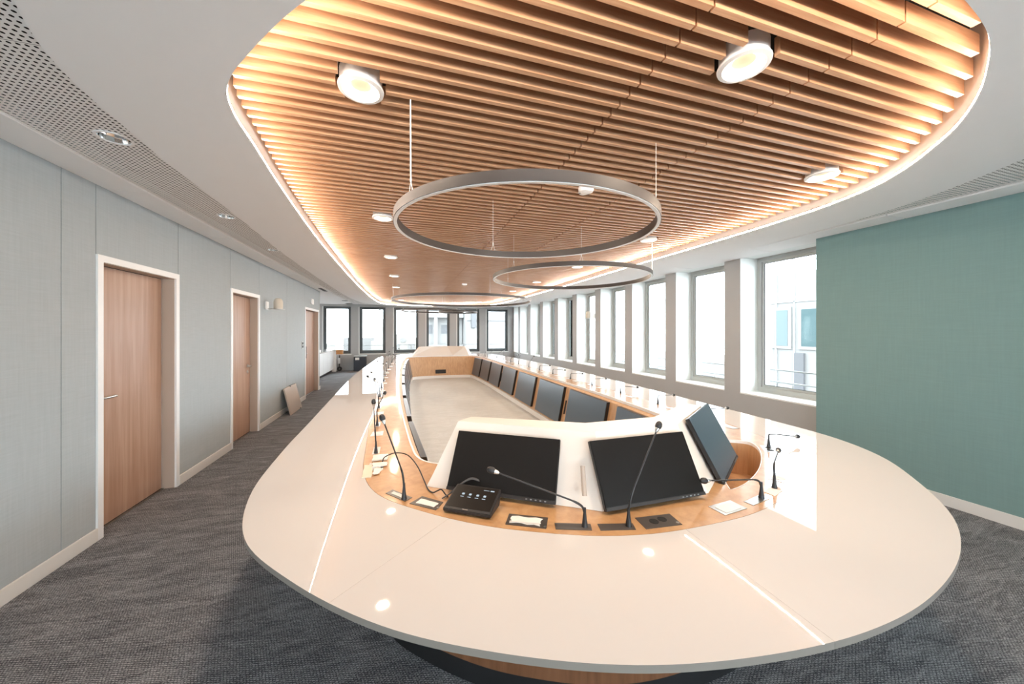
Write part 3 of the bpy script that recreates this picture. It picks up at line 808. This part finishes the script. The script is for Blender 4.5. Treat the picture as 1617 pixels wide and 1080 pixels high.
# ------------------------------------------------------------------ hoods carrying the end monitors
def hood(rot, label):
    cx, cy = 1.17, 6.85
    def T(p):
        return (p[0], p[1], p[2]) if not rot else (2.34 - p[0], TC - p[1], p[2])
    t = thing('monitor_hood', label, 'console', (1.17, 1.6 if not rot else TC - 1.6, 0.74), group='raised white monitor hoods')
    zb, zt = ZT + 0.001, 1.04
    # facet planes lie 40 mm behind each monitor
    pl_ = []
    for bl, br, tr, tl in MON:
        bl, br, tr, tl = map(Vector, (bl, br, tr, tl)); u = (br - bl).normalized(); n_ = u.cross((tl - bl)).normalized()
        pl_.append((n_, n_.dot(bl) - 0.038))
    def meet(a, b, z):
        (na, da), (nb, db) = a, b
        A, B_ = da - na.z * z, db - nb.z * z; det = na.x * nb.y - na.y * nb.x
        return ((A * nb.y - B_ * na.y) / det, (na.x * B_ - nb.x * A) / det)
    def ony(a, x, z):
        n_, d_ = a
        return (x, (d_ - n_.z * z - n_.x * x) / n_.y)
    B = [ony(pl_[0], .11, zb), meet(pl_[0], pl_[1], zb), meet(pl_[1], pl_[2], zb), ony(pl_[2], 2.13, zb)]
    Tn = [ony(pl_[0], .285, zt), meet(pl_[0], pl_[1], zt), meet(pl_[1], pl_[2], zt), ony(pl_[2], 1.88, zt)]
    Tf = [(.37, Tn[0][1] + .06), (Tn[1][0] + .03, 1.66), (Tn[2][0] - .02, 1.66), (1.82, 1.92)]
    Bf = [(.24, 2.04), (.78, 1.97), (1.45, 1.965), (2.08, 2.05)]
    # crease at 22% of height
    C = [tuple(B[i][j] + (Tn[i][j] - B[i][j]) * 0.2 for j in range(2)) for i in range(4)]
    zc = zb + 0.055
    m = MB()
    rows = [[(x, y, zb) for x, y in B], [(x, y, zc) for x, y in C], [(x, y, zt) for x, y in Tn], [(x, y, zt + 0.004) for x, y in Tf]]
    vs = [T(p) for r in rows for p in r]; fs = []
    for r in range(3):
        for i in range(3): fs.append((r * 4 + i, r * 4 + i + 1, (r + 1) * 4 + i + 1, (r + 1) * 4 + i))
    m.add(vs, fs)
    m.build('front_facets', 'hood', t, fix=False)
    m = MB()
    bk = [(x, y, zt + 0.004) for x, y in Tf] + [(x, y, zb) for x, y in Bf]
    fs = [(i, i + 4, i + 5, i + 1) for i in range(3)]
    vs = [T(p) for p in bk]
    m.add(vs, fs)
    # end cheeks
    for i in (0, 3):
        m.add([T((*B[i], zb)), T((*C[i], zc)), T((*Tn[i], zt)), T((*Tf[i], zt + 0.004)), T((*Bf[i], zb))], [(0, 1, 2, 3, 4)])
    m.build('back_shell', 'hood', t, fix=False)
    if not rot:
        # speaker bar between the two near monitors
        a = Vector((.765, 1.385, .80)); b = Vector((.785, 1.44, .91))
        n_ = Vector((-.15, -.9, .45)).normalized()
        MB().tube([a + n_ * .008, b + n_ * .008], 0.011, 10).build('speaker_slot', 'jamb', t, smooth='auto')
    return t
MON = [((.192, 1.733, .758), (.640, 1.432, .758), (.730, 1.543, 1.008), (.282, 1.844, 1.008)),
       ((.845, 1.309, .757), (1.385, 1.309, .757), (1.357, 1.452, 1.018), (.817, 1.452, 1.018)),
       ((1.655, 1.458, .760), (2.104, 1.757, .760), (1.862, 1.766, 1.030), (1.413, 1.467, 1.030))]
hood(False, 'raised white angled hood with monitors at the near end of the table')
hood(True, 'raised grey white hood at the far end of the table, seen from behind')

def monitor(bl, br, tr, tl, label, edge='front', flip=False):
    bl, br, tr, tl = map(Vector, (bl, br, tr, tl))
    c0 = (bl + br + tr + tl) / 4
    u = ((br - bl) + (tr - tl)).normalized(); v = ((tl - bl) + (tr - br)); v = (v - u * v.dot(u)).normalized()
    n_ = u.cross(v).normalized()
    W = ((br - bl).length + (tr - tl).length) / 2; H = ((tl - bl).length + (tr - br).length) / 2
    mt = Matrix((u, v, n_)).transposed().to_4x4(); mt.translation = c0
    t = thing('monitor', label, 'monitor', c0, group='flat black monitors on the near hood')
    def b(x0, x1, y0, y1, z0, z1): return MB().box(x0, x1, y0, y1, z0, z1, mt)
    b(-W / 2, W / 2, -H / 2, H / 2, -0.022, -0.0015).build('casing', 'monframe', t, bevel=0.002)
    b(-W / 2 + .003, W / 2 - .003, -H / 2 + .016, H / 2 - .003, -0.0014, 0.0005).build('screen_panel', 'sheenscreen' if 'turned away' in label else 'screen', t)  # right monitor: bluish window reflection painted into its screen colour
    lbz = b(-W / 2, W / 2, -H / 2, -H / 2 + .014, -0.0016, 0.003).build('lower_bezel', 'ringmetal', t, bevel=0.001)
    kb = MB()
    for i in range(5): kb.box(W / 2 - .05 - i * .022, W / 2 - .042 - i * .022, -H / 2 + .004, -H / 2 + .009, .003, .0045, mt)
    tag(kb.build('bezel_buttons', 'steel', lbz), kind='stuff')
    b(-W * .28, W * .28, -H * .25, H * .25, -0.0365, -0.022).build('rear_mount', 'monframe', t)
    return t
for q_, lb in zip(MON, ('black monitor at left of the near hood, behind the touch tablet', 'black monitor in the middle of the near hood', 'black monitor at right of the near hood, turned away to the right')):
    monitor(*q_, lb)

# ------------------------------------------------------------------ microphones
def bez(p0, p1, p2, n=8):
    return [tuple((1 - t) ** 2 * a + 2 * t * (1 - t) * b + t * t * c for a, b, c in zip(p0, p1, p2)) for t in [i / n for i in range(n + 1)]]
def mic(base, bend, head, label, group='gooseneck microphones', up=0.075, detailed=True):
    bx_, by_ = base; z = ZT + 0.002
    t = thing('gooseneck_microphone', label, 'microphone', (bx_, by_, z), group=group)
    n1 = 10 if detailed else 6
    MB().lathe([(0.0135, 0), (0.012, 0.006), (0.0085, 0.03), (0.006, 0.055), (0.0052, up)], (bx_, by_, z), n1).build('base_sleeve', 'rubber', t, smooth='auto')
    p0 = Vector((bx_, by_, z + up * 0.7)); h = Vector(head); b = Vector(bend)
    dirh = (h - b).normalized(); hs = h - dirh * 0.03
    p0b = p0 + (b - p0) * 0.55; p1 = b + (hs - b) * 0.16
    if (b - p0).length < 0.03 or True:
        path = [tuple(p0)] + bez(p0b, b, p1, 6) + [tuple(hs)]
    m = MB().tube(path, [0.0048] * 6 + [0.0036] * (len(path) - 6), n1)
    m.build('gooseneck', 'ringmetal' if not detailed else 'monframe', t, smooth='auto')
    rot = dirh.to_track_quat('Z', 'Y').to_matrix().to_4x4()
    MB().lathe([(0.004, -0.034), (0.007, -0.028), (0.0095, -0.018), (0.0095, -0.012)], tuple(h), n1, rot).build('head_collar', 'steel', t, smooth='auto')
    MB().lathe([(0.0095, -0.014), (0.0135, -0.008), (0.0145, 0.002), (0.012, 0.013), (0.006, 0.019), (0.0002, 0.020)], tuple(h), n1 + 2, rot).build('foam_head', 'rubber', t, smooth='auto')
    return t
mic((.700, 1.262), (.690, 1.268, .83), (.350, 1.42, .950), 'microphone bent left across the left monitor on the near oak band')
mic((.872, 1.212), (.885, 1.215, .86), (1.064, 1.266, 1.12), 'microphone standing tall in front of the middle monitor')
mic((1.622, 1.230), (1.612, 1.236, .828), (1.348, 1.297, .83), 'microphone bent flat towards the middle monitor at near right')
mic((1.79, 1.29), (1.80, 1.30, .86), (2.05, 1.455, .852), 'microphone pointing away beside a white paper at near right')
mic((2.395, 1.765), (2.40, 1.77, .828), (2.66, 1.757, .79), 'microphone bent right on the oak band at the right curve')
mic((.000, 1.722), (-.005, 1.73, .86), (-.103, 1.852, 1.10), 'microphone leaning left in front of the left monitor, beside the black cable')
RY = [2.47, 3.17, 3.86, 4.57, 5.27, 5.99, 6.67, 7.30, 8.04, 8.68, 9.38, 10.08, 10.78, 11.45]
for k, y in enumerate(RY):
    x = 2.655 if 3 < y < 10.7 else 2.60
    if k < 7: b, h = (x + .005, y, .835), (x + .235, y + .0 + .03 * math.sin(k * 2.1), .832 - .01 * (k % 3))
    else:
        j = k - 7; b, h = (x + .01, y, .85), (x + [.14, .10, .20, .05, .16, .12, .08][j], y + [.05, .12, -.04, .1, .05, -.05, .02][j], [.98, 1.0, .93, 1.02, .95, .97, .9][j])
    mic((x, y), b, h, 'gooseneck microphone in the right hand row on the oak band, %s from the camera' % ORD[k], 'gooseneck microphones along the right side', detailed=k < 6)
LY = [2.43, 3.13, 3.85, 4.51, 5.19, 5.92, 6.62, 7.34, 7.98, 8.67, 9.37, 10.07, 10.77, 11.45]
LH = [(-.19, 2.45, 1.07), (-.16, 3.20, 1.0), (-.30, 4.0, 1.02), (-.42, 4.55, .99), (-.44, 5.28, .96), (-.33, 6.05, 1.0), (-.30, 6.7, .98), (-.5, 7.4, .95), (-.31, 8.1, 1.02), (-.25, 8.8, .98), (-.36, 9.5, 1.02), (-.2, 10.1, 1.0), (-.3, 10.9, 1.05), (-.15, 11.5, 1.0)]
for k, y in enumerate(LY):
    x = [-.175, -.215, -.25, -.28, -.30, -.31, -.325, -.33, -.32, -.31, -.30, -.29, -.27, -.24][k]
    mic((x, y), (x - .005, y + .005, .88), LH[k], 'gooseneck microphone in the left hand row on the oak band, %s from the camera' % ORD[k], 'gooseneck microphones along the left side', detailed=k < 5)

# ------------------------------------------------------------------ table plates, papers
def plate(quad, label, name='table_plate', cat='table socket', mat='plate', paper=None, group='dark plates let into the oak band', holes=None, button=None):
    cx = sum(p[0] for p in quad) / 4; cy = sum(p[1] for p in quad) / 4
    t = thing(name, label, cat, (cx, cy, ZT), group=group)
    MB().prism(quad, ZT + 0.0003, ZT + 0.0022).build('cover_plate', mat, t)
    if paper:
        px = sum(p[0] for p in paper) / len(paper); py = sum(p[1] for p in paper) / len(paper)
        MB().prism(paper, ZT + 0.0024, ZT + 0.0036).build('paper_cover', 'paper', t)
    for (hx, hy, r) in holes or []:
        MB().lathe([(r, ZT + 0.0022), (r, ZT + 0.0032), (r * .8, ZT + 0.0032), (r * .78, ZT + .0024), (0, ZT + .0024)], (hx, hy, 0), 20).build('socket_hole', 'black', t)
    if button:
        hx, hy = button
        MB().lathe([(.007, ZT + .0022), (.007, ZT + .003), (.0055, ZT + .003), (.0055, ZT + .0024), (0, ZT + .0024)], (hx, hy, 0), 16).build('round_badge', 'steel', t)
    return t
def wob(q, k=5, a=0.004):
    out = []
    for i in range(len(q)):
        p, r = Vector(q[i]), Vector(q[(i + 1) % len(q)])
        for j in range(k): out.append(tuple(p.lerp(r, j / k) + Vector((random.uniform(-a, a), random.uniform(-a, a)))))
    return out
def shrink(q, f):
    cx = sum(p[0] for p in q) / 4; cy = sum(p[1] for p in q) / 4
    return [(cx + (x - cx) * f, cy + (y - cy) * f) for x, y in q]
plate([(-0.086, 1.809), (-0.054, 1.84), (0.037, 1.724), (0.005, 1.694)], 'narrow microphone plate covered by white paper, left of the tablet', paper=wob([(-.062, 1.800), (-.046, 1.815), (.004, 1.752), (-.012, 1.738)], 4, .002))
plate([(0.024, 1.668), (0.083, 1.724), (0.174, 1.635), (0.134, 1.572)], 'dark framed socket plate with white paper just left of the tablet', paper=wob([(0.051, 1.664), (0.078, 1.697), (0.150, 1.628), (0.130, 1.596)], 4, .003), button=(.146, 1.59))
plate([(0.435, 1.446), (0.584, 1.367), (0.544, 1.292), (0.397, 1.372)], 'dark framed socket plate with torn white paper right of the tablet', paper=wob([(0.44, 1.422), (0.555, 1.362), (0.530, 1.316), (0.417, 1.376)], 5, .006), button=(.545, 1.305))
plate([(0.593, 1.321), (0.731, 1.27), (0.714, 1.228), (0.579, 1.278)], 'slim dark plate under the microphone bent left', cat='microphone plate')
plate([(0.758, 1.262), (0.899, 1.223), (0.884, 1.181), (0.746, 1.217)], 'slim dark plate under the tall microphone', cat='microphone plate')
plate([(0.935, 1.256), (1.099, 1.240), (1.088, 1.155), (0.925, 1.172)], 'bronze socket plate with two round openings before the middle monitor', holes=[(.992, 1.208, .019), (1.036, 1.212, .019)], button=(1.08, 1.172))
plate([(1.312, 1.240), (1.458, 1.255), (1.464, 1.175), (1.318, 1.158)], 'grey socket plate with a folded white paper at near right', mat='steel', paper=wob([(1.335, 1.225), (1.43, 1.238), (1.44, 1.184), (1.34, 1.172)], 4, .002))
plate([(1.508, 1.228), (1.647, 1.256), (1.655, 1.214), (1.516, 1.186)], 'slim grey plate under the flat bent microphone', mat='steel', cat='microphone plate')
plate([(1.866, 1.385), (1.962, 1.435), (2.0, 1.365), (1.90, 1.312)], 'grey socket plate with white paper at the right curve', mat='steel', paper=wob([(1.885, 1.378), (1.94, 1.41), (1.975, 1.36), (1.915, 1.33)], 4, .002))
plate([(2.27, 1.70), (2.36, 1.80), (2.43, 1.745), (2.335, 1.645)], 'pale socket plate with two oval openings at the right curve', mat='steel', holes=[(2.33, 1.705, .02), (2.365, 1.745, .02)])
tag(MB().prism(wob([(1.695, 1.272), (1.765, 1.30), (1.79, 1.252), (1.70, 1.224)], 4, .002), ZT + .0005, ZT + .003).build('paper_sheet', 'paper'), 'loose white paper on the oak band before the away pointing microphone', 'paper')
for side, Ys, xs_ in ((1, RY, 2.60), (-1, LY, None)):
    nm = 'right' if side > 0 else 'left'
    for k, y in enumerate(Ys[:11]):
        x = (2.655 if 3 < y < 10.7 else 2.60) if side > 0 else [-.175, -.215, -.25, -.28, -.30, -.31, -.325, -.33, -.32, -.31, -.30][k]
        plate([(x - .022, y - .02), (x + .022, y - .02), (x + .022, y + .12), (x - .022, y + .12)], 'slim microphone plate on the %s band, %s from the camera' % (nm, ORD[k]), mat='steel', cat='microphone plate', group='slim plates on the %s band' % nm)
        yy = y - .24; q = [(x + side * .01 - .04 - side * .0, yy - .06), (x + .04, yy - .06), (x + .04, yy + .06), (x - .04, yy + .06)]
        q = [(a - side * 0.02, b) for a, b in q]
        plate(q, 'socket plate with white paper on the %s band, %s from the camera' % (nm, ORD[k]), mat='steel', paper=wob(shrink(q, .62), 3, .002), group='paper covered sockets on the %s band' % nm)

# ------------------------------------------------------------------ touch tablet
tb = thing('touch_tablet', 'black wedge shaped touch tablet lying before the left monitor', 'tablet', (.30, 1.54, ZT))
BLt, BRt = Vector((.163, 1.547, .745)), Vector((.343, 1.426, .745))
d = (BRt - BLt).normalized(); nrm = Vector((-d.y, d.x, 0))
W = .222; Wd = .145; h0, h1 = .016, .062
BRt = BLt + d * W
def tp(u, v, z): return BLt + d * u + nrm * v + Vector((0, 0, z))
def tz(v): return h0 + (h1 - h0) * v / Wd
vs = [tp(0, 0, 0), tp(W, 0, 0), tp(W, Wd * .8, 0), tp(0, Wd * .8, 0), tp(0, -.004, h0), tp(W, -.004, h0), tp(W, Wd, h1), tp(0, Wd, h1)]
MB().add(vs, [(0, 3, 2, 1), (4, 5, 6, 7), (0, 1, 5, 4), (1, 2, 6, 5), (2, 3, 7, 6), (3, 0, 4, 7)]).build('tablet_body', 'rubber', tb, bevel=.003)
def tq(u0, u1, v0, v1, e): return [tp(u0, v0, tz(v0) + e), tp(u1, v0, tz(v0) + e), tp(u1, v1, tz(v1) + e), tp(u0, v1, tz(v1) + e)]
def tslab(u0, u1, v0, v1, e0, e1):
    a = tq(u0, u1, v0, v1, e0); b = tq(u0, u1, v0, v1, e1)
    return MB().add(a + b, [(0, 3, 2, 1), (4, 5, 6, 7), (0, 1, 5, 4), (1, 2, 6, 5), (2, 3, 7, 6), (3, 0, 4, 7)])
tsc = tslab(.008, W - .008, .012, Wd - .008, .0005, .002).build('touch_screen', 'screen', tb)
ic = MB()
for u in (.058, .092, .128, .162):
    a = tslab(u - .006, u + .006, .082, .092, .0022, .0026); ic.add(a.v, a.f)
    a = tslab(u - .008, u + .008, .070, .073, .0022, .0026); ic.add(a.v, a.f)
a = tslab(.178, .196, .118, .124, .0022, .0026); ic.add(a.v, a.f)
a = tslab(.145, .172, .120, .122, .0022, .0026); ic.add(a.v, a.f)
tag(ic.build('screen_icons', 'icon', tsc), kind='stuff')
tslab(.09, .115, .004, .007, .0006, .0012).build('brand_mark', 'steel', tb)

# ------------------------------------------------------------------ cables and bits
def curve_pts(P, n=6):
    out = []
    for i in range(len(P) - 1):
        p0 = P[max(i - 1, 0)]; p1 = P[i]; p2 = P[i + 1]; p3 = P[min(i + 2, len(P) - 1)]
        for k in range(n):
            t = k / n
            out.append(tuple(0.5 * (2 * b + (c - a) * t + (2 * a - 5 * b + 4 * c - e) * t * t + (-a + 3 * b - 3 * c + e) * t ** 3) for a, b, c, e in zip(p0, p1, p2, p3)))
    out.append(tuple(P[-1])); return out
tag(MB().tube(curve_pts([(-.125, 2.24, .745), (-.11, 2.235, .775), (-.05, 2.20, .805), (.02, 2.12, .812), (.07, 1.99, .79), (.10, 1.86, .758), (.115, 1.78, .746), (.135, 1.74, .7455), (.155, 1.72, .76), (.172, 1.70, .772), (.19, 1.69, .75), (.20, 1.675, .745)]), .0032, 8).build('black_cable', 'rubber', smooth=True), 'thin black cable arching over the oak band left of the hood', 'cable')
cb = MB()
for k in range(3):
    o_ = k * .008
    cb.tube(curve_pts([(.17 + o_, 1.665 + o_, .7455), (.20 + o_, 1.668, .757 + .004 * k), (.25 + o_, 1.675, .792 + .003 * k), (.31, 1.680 - o_, .818), (.345, 1.655 - o_, .815)]), .0026, 6)
tag(cb.build('grey_cable_bundle', 'exdark', smooth=True), 'bundle of grey cables behind the touch tablet', 'cable')
tag(MB().prism(wob([(-.215, 2.03), (-.168, 2.03), (-.176, 2.215), (-.222, 2.215)], 4, .003), ZT + .0005, ZT + .006).build('foam_strip', 'foam'), 'cream foam strip lying at the left edge of the oak band', 'packaging')
pk = thing('masking_papers', 'crumpled cream paper pieces over a socket at the left edge of the oak band', 'paper', (-.14, 2.2, ZT))
MB().prism(wob([(-.175, 2.16), (-.10, 2.17), (-.095, 2.22), (-.18, 2.225)], 5, .006), ZT + .006, ZT + .011).build('paper_piece', 'paper', pk)
MB().prism(wob([(-.165, 2.05), (-.125, 2.06), (-.12, 2.13), (-.165, 2.14)], 5, .007), ZT + .006, ZT + .010).build('paper_piece', 'paper', pk)
MB().prism(wob([(-.185, 2.27), (-.10, 2.27), (-.095, 2.36), (-.185, 2.37)], 4, .003), ZT + .0035, ZT + .012).build('paper_piece', 'plug', pk)

# ------------------------------------------------------------------ wall things
def wall_lamp(x, y, z, side, label):
    t = thing('wall_lamp', label, 'wall lamp', (x, y, z), group='small cream shaded wall lamps')
    MB().box(min(x, x + side * .022), max(x, x + side * .022), y - .055, y + .055, z - .055, z + .075).build('wall_plate', 'white', t, bevel=.004)
    MB().tube([(x + side * .02, y, z - .045), (x + side * .24, y, z - .045)], .006, 8).lathe([(.095, 0), (.095, .005), (0, .005)], (x + side * .17, y, z - .05), 28).build('arm_and_tray', 'steel', t, smooth='auto')
    MB().lathe([(.062, -.045), (.066, -.02), (.066, .07), (.058, .105), (.038, .128), (.0005, .135)], (x + side * .17, y, z), 30).build('lamp_shade', 'shade', t, smooth='auto')
wall_lamp(XL + .001, 6.62, 1.95, 1, 'cream domed wall lamp on the left wall between the middle and far doors')
wall_lamp(XW - .001, 8.02, 1.93, -1, 'cream domed wall lamp on a pier of the window wall')
tag(MB().box(XL + .0005, XL + .03, 9.45, 9.65, 2.2, 2.33).build('wall_sounder', 'white', bevel=.004), 'small white box on the wall above the farthest door', 'alarm')
sw = thing('wall_switch', 'grey switch plate on the left wall before the farthest door', 'switch', (XL, 8.72, 1.24))
MB().box(XL + .0005, XL + .012, 8.66, 8.78, 1.16, 1.32).build('switch_plate', 'steel', sw, bevel=.002)
MB().box(XL + .012, XL + .016, 8.675, 8.765, 1.25, 1.30).box(XL + .012, XL + .016, 8.675, 8.765, 1.18, 1.23).build('rocker', 'exdark', sw)
# board leaning on the wall
bd = thing('leaning_board', 'square laminate floor panel leaning against the left wall', 'board', (-2.03, 7.65, 0))
ang = math.radians(13)
mt = Matrix.Translation((-1.975, 7.66, 0.003)) @ Matrix.Rotation(-ang, 4, 'Y') @ Matrix.Rotation(0.0, 4, 'Z')
MB().box(-.022, 0, -.36, .36, 0, .50, mt).build('board', 'jamb', bd, bevel=.003)
MB().box(-.024, .004, -.02, .02, .485, .506, mt).box(-.024, .004, .22, .26, -.002, .02, mt).build('clip', 'rubber', bd)

# alcove counter and things
ct = thing('counter', 'long white counter in the alcove beyond the left doors', 'counter', (-2.95, 13, 0))
MB().box(-3.38, -2.60, 10.62, 14.78, .09, .83).build('cabinet_body', 'white', ct)
for k in range(7):
    MB().box(-2.60, -2.58, 10.63 + k * .592, 11.21 + k * .592, .10, .82).build('cabinet_door', 'white', ct, bevel=.002)
MB().box(-3.36, -2.64, 10.64, 14.76, .001, .09).build('kick_plate', 'black', ct)
MB().box(-3.39, -2.53, 10.6, 15.0, .83, .862).build('worktop', 'quartz', ct, bevel=.003)
MB().box(-3.38, -2.50, 14.79, 14.99, .001, .829).build('end_panel', 'white', ct)
tag(MB().box(-2.495, -2.27, 14.80, 15.0, .66, .83).build('cardboard_box', 'card', bevel=.004), 'small orange brown box fixed at the end of the counter', 'box')
tag(MB().lathe([(.045, .863), (.05, .97), (.03, 1.02), (.015, 1.05)], (-2.7, 11.9, 0), 16).build('bottle', 'white', smooth='auto'), 'small white bottle standing on the counter', 'bottle')
tag(MB().box(-2.78, -2.62, 12.6, 12.85, .863, .93).build('carton', 'plug', bevel=.004), 'pale carton lying on the counter', 'box')
cr_ = thing('hand_trolley', 'black and silver folded trolley leaning beside the counter', 'trolley', (-2.42, 14.9, 0))
MB().lathe([(.02, -.015), (.09, -.02), (.09, .02), (.02, .015)], (-2.385, 14.86, .10), 20, Matrix.Rotation(PI / 2, 4, 'X'), closed=True).build('wheel', 'rubber', cr_, smooth='auto')
MB().tube([(-2.40, 14.92, .1), (-2.40, 14.97, .62)], .02, 8).build('folded_frame', 'rubber', cr_)
MB().box(-2.44, -2.35, 14.84, 14.90, .30, .52).build('silver_cover', 'steel', cr_, bevel=.01)
bn = thing('waste_bin', 'dark blue grey bin with a white label under the second far window', 'bin', (-1.63, 14.8, 0))
MB().box(-1.86, -1.42, 14.66, 14.96, .001, .56).build('bin_body', 'bin', bn, bevel=.01)
MB().box(-1.88, -1.40, 14.64, 14.98, .561, .60).build('bin_lid', 'winframe', bn, bevel=.008)
MB().box(-1.80, -1.66, 14.652, 14.659, .44, .53).build('paper_label', 'paper', bn)

# ------------------------------------------------------------------ outside
gr = tag(MB().box(-400, 400, -60, 500, -30.5, -30).build('ground', 'roofs'), 'pale hazy ground far below the windows', kind='structure')
def building(x0, x1, y0, y1, z1, mat, label, wins=(), roof=None, z0=-30):
    t = thing('building', label, 'building', ((x0 + x1) / 2, (y0 + y1) / 2, z0))
    MB().box(x0, x1, y0, y1, z0, z1).build('facade', mat, t)
    for (axis, c, a, b, za, zb, mm) in wins:
        f = MB()
        if axis == 'x':
            f.box(c - .05, c + .1, a - .12, b + .12, za - .12, zb + .12).build('window_surround', 'facade', t)
            wv = MB().box(c - .06, c + .02, a, b, za, zb).build('window', mm, t)
        else:
            f.box(a - .12, b + .12, c - .05, c + .1, za - .12, zb + .12).build('window_surround', 'facade', t)
            wv = MB().box(a, b, c - .06, c + .02, za, zb).build('window', mm, t)
    return t
b1 = building(14, 24, 3.0, 10.25, 3.75, 'facade', 'white office block with teal windows close outside the nearest side window',
              [('x', 14, 9.56, 10.05, 1.0, 2.36, 'exglass'), ('x', 14, 8.1, 9.08, 1.0, 2.36, 'exglass'), ('x', 14, 6.4, 7.4, 1.0, 2.36, 'exglass')] + [('x', 14, 9.5, 9.8, -1.0, -.6, 'exdark')])
MB().box(13.9, 13.99, 8.98, 9.3, -1.2, .75).build('dark_cladding_strip', 'exdark', b1)
MB().box(13.93, 14.0, 9.98, 10.02, -30, 3.75).box(13.96, 14.0, 9.32, 9.36, -30, 3.75).box(13.96, 14.0, 3.0, 10.25, 2.65, 2.70).build('drain_pipe_and_joints', 'rail', b1)
tr = MB()
for k in range(8):
    y = 6.0 + k * .5
    tr.tube([(14.2, y, 3.75), (14.2, y, 4.35)], .02, 5); tr.tube([(14.2, y, 4.35), (14.2, y + .5, 4.0)], .015, 5)
tr.tube([(14.2, 6.0, 4.35), (14.2, 10.0, 4.35)], .02, 5).build('roof_railing', 'rail', b1)
building(26, 34, 22, 34, -1.0, 'facade', 'low pale building seen through the second side window', [('x', 26, 24 + 2.4 * k, 25.2 + 2.4 * k, -3.4, -2.4, 'exdark') for k in range(4)])
building(30, 44, 52, 80, -3, 'facade2', 'cream block farther off beyond the side windows', [('x', 30, 54 + 4 * k, 56 + 4 * k, -8, -5, 'exdark') for k in range(6)])
b2 = building(3.0, 9.6, 60, 72, 5.4, 'facade', 'white modern block with a recessed storey beyond the far windows',
              [('y', 60, 6.0, 7.6, 1.2, 2.7, 'exdark'), ('y', 60, 3.4, 4.6, 1.2, 2.7, 'exdark')])
MB().box(3.0, 9.6, 58.6, 60, 3.9, 5.2).box(4.7, 5.3, 58.7, 59.2, -.6, 3.9).box(3.0, 9.6, 58.6, 60, -1.5, -.6).build('balcony_slab', 'facade', b2)
b3 = building(9.7, 22, 56, 74, 4.8, 'facade', 'plain white block with a chimney beyond the far windows', [])
MB().box(10.4, 11.1, 55.4, 56, 2.2, 6.6).box(9.7, 22, 55.9, 56, 3.3, 3.4).build('chimney_flue', 'exdark', b3)
ch = thing('church', 'distant pale church with a tall spire seen through the second far window', 'church', (-9, 130, -30))
MB().box(-10.6, -5.6, 126, 131, -30, -1.6).box(-9.6, -6.4, 126.8, 130.2, -1.6, 3.2).build('tower', 'facade2', ch)
MB().lathe([(1.7, 3.2), (1.0, 6.0), (0.05, 9.6)], (-8.0, 128.5, 0), 8).build('spire', 'facade2', ch)
MB().add([(-5.6, 126, -30), (6, 126, -30), (6, 140, -30), (-5.6, 140, -30), (-5.6, 126, -2), (6, 126, -2), (6, 140, -2), (-5.6, 140, -2), (-.3, 126, 2.4), (-.3, 140, 2.4)],
         [(0, 1, 5, 8, 4), (3, 7, 9, 6, 2), (1, 2, 6, 5), (0, 4, 7, 3), (4, 8, 9, 7), (5, 6, 9, 8)]).build('nave', 'facade2', ch)
rw = MB().lathe([(0.9, 0), (0.9, .3), (0, .3)], (-.3, 125.9, -1.2), 20, Matrix.Rotation(PI / 2, 4, 'X'))
for x in (-3.6, -2.4, 1.4, 2.6): rw.box(x, x + .8, 125.7, 126.1, -5.5, -2.6)
rw.build('church_window', 'roofs', ch)
HG = 'low pale city blocks below the far windows'
for k, (x, y, wd, hh, mt_) in enumerate([(-118, 190, 22, -6, 'facade2'), (-92, 230, 26, -4, 'roofs'), (-74, 150, 18, -9, 'facade'), (-58, 210, 20, -5, 'facade2'), (-44, 150, 15, -8, 'facade2'), (-38, 250, 22, -2.5, 'roofs'), (-26, 165, 13, -8, 'facade'), (-10, 240, 16, -3, 'facade2'), (2, 170, 14, -6, 'roofs'), (22, 200, 30, -4, 'facade2'), (60, 170, 26, -6, 'facade')]):
    building(x, x + wd, y, y + 14, hh, mt_, 'low pale city block on the hazy skyline, %s counting from the left' % ('first' if k == 0 else ORD[k]), [('y', y, x + 2 + 3 * j, x + 3.4 + 3 * j, hh - 3, hh - 1.4, 'roofs') for j in range(4)])['group'] = HG
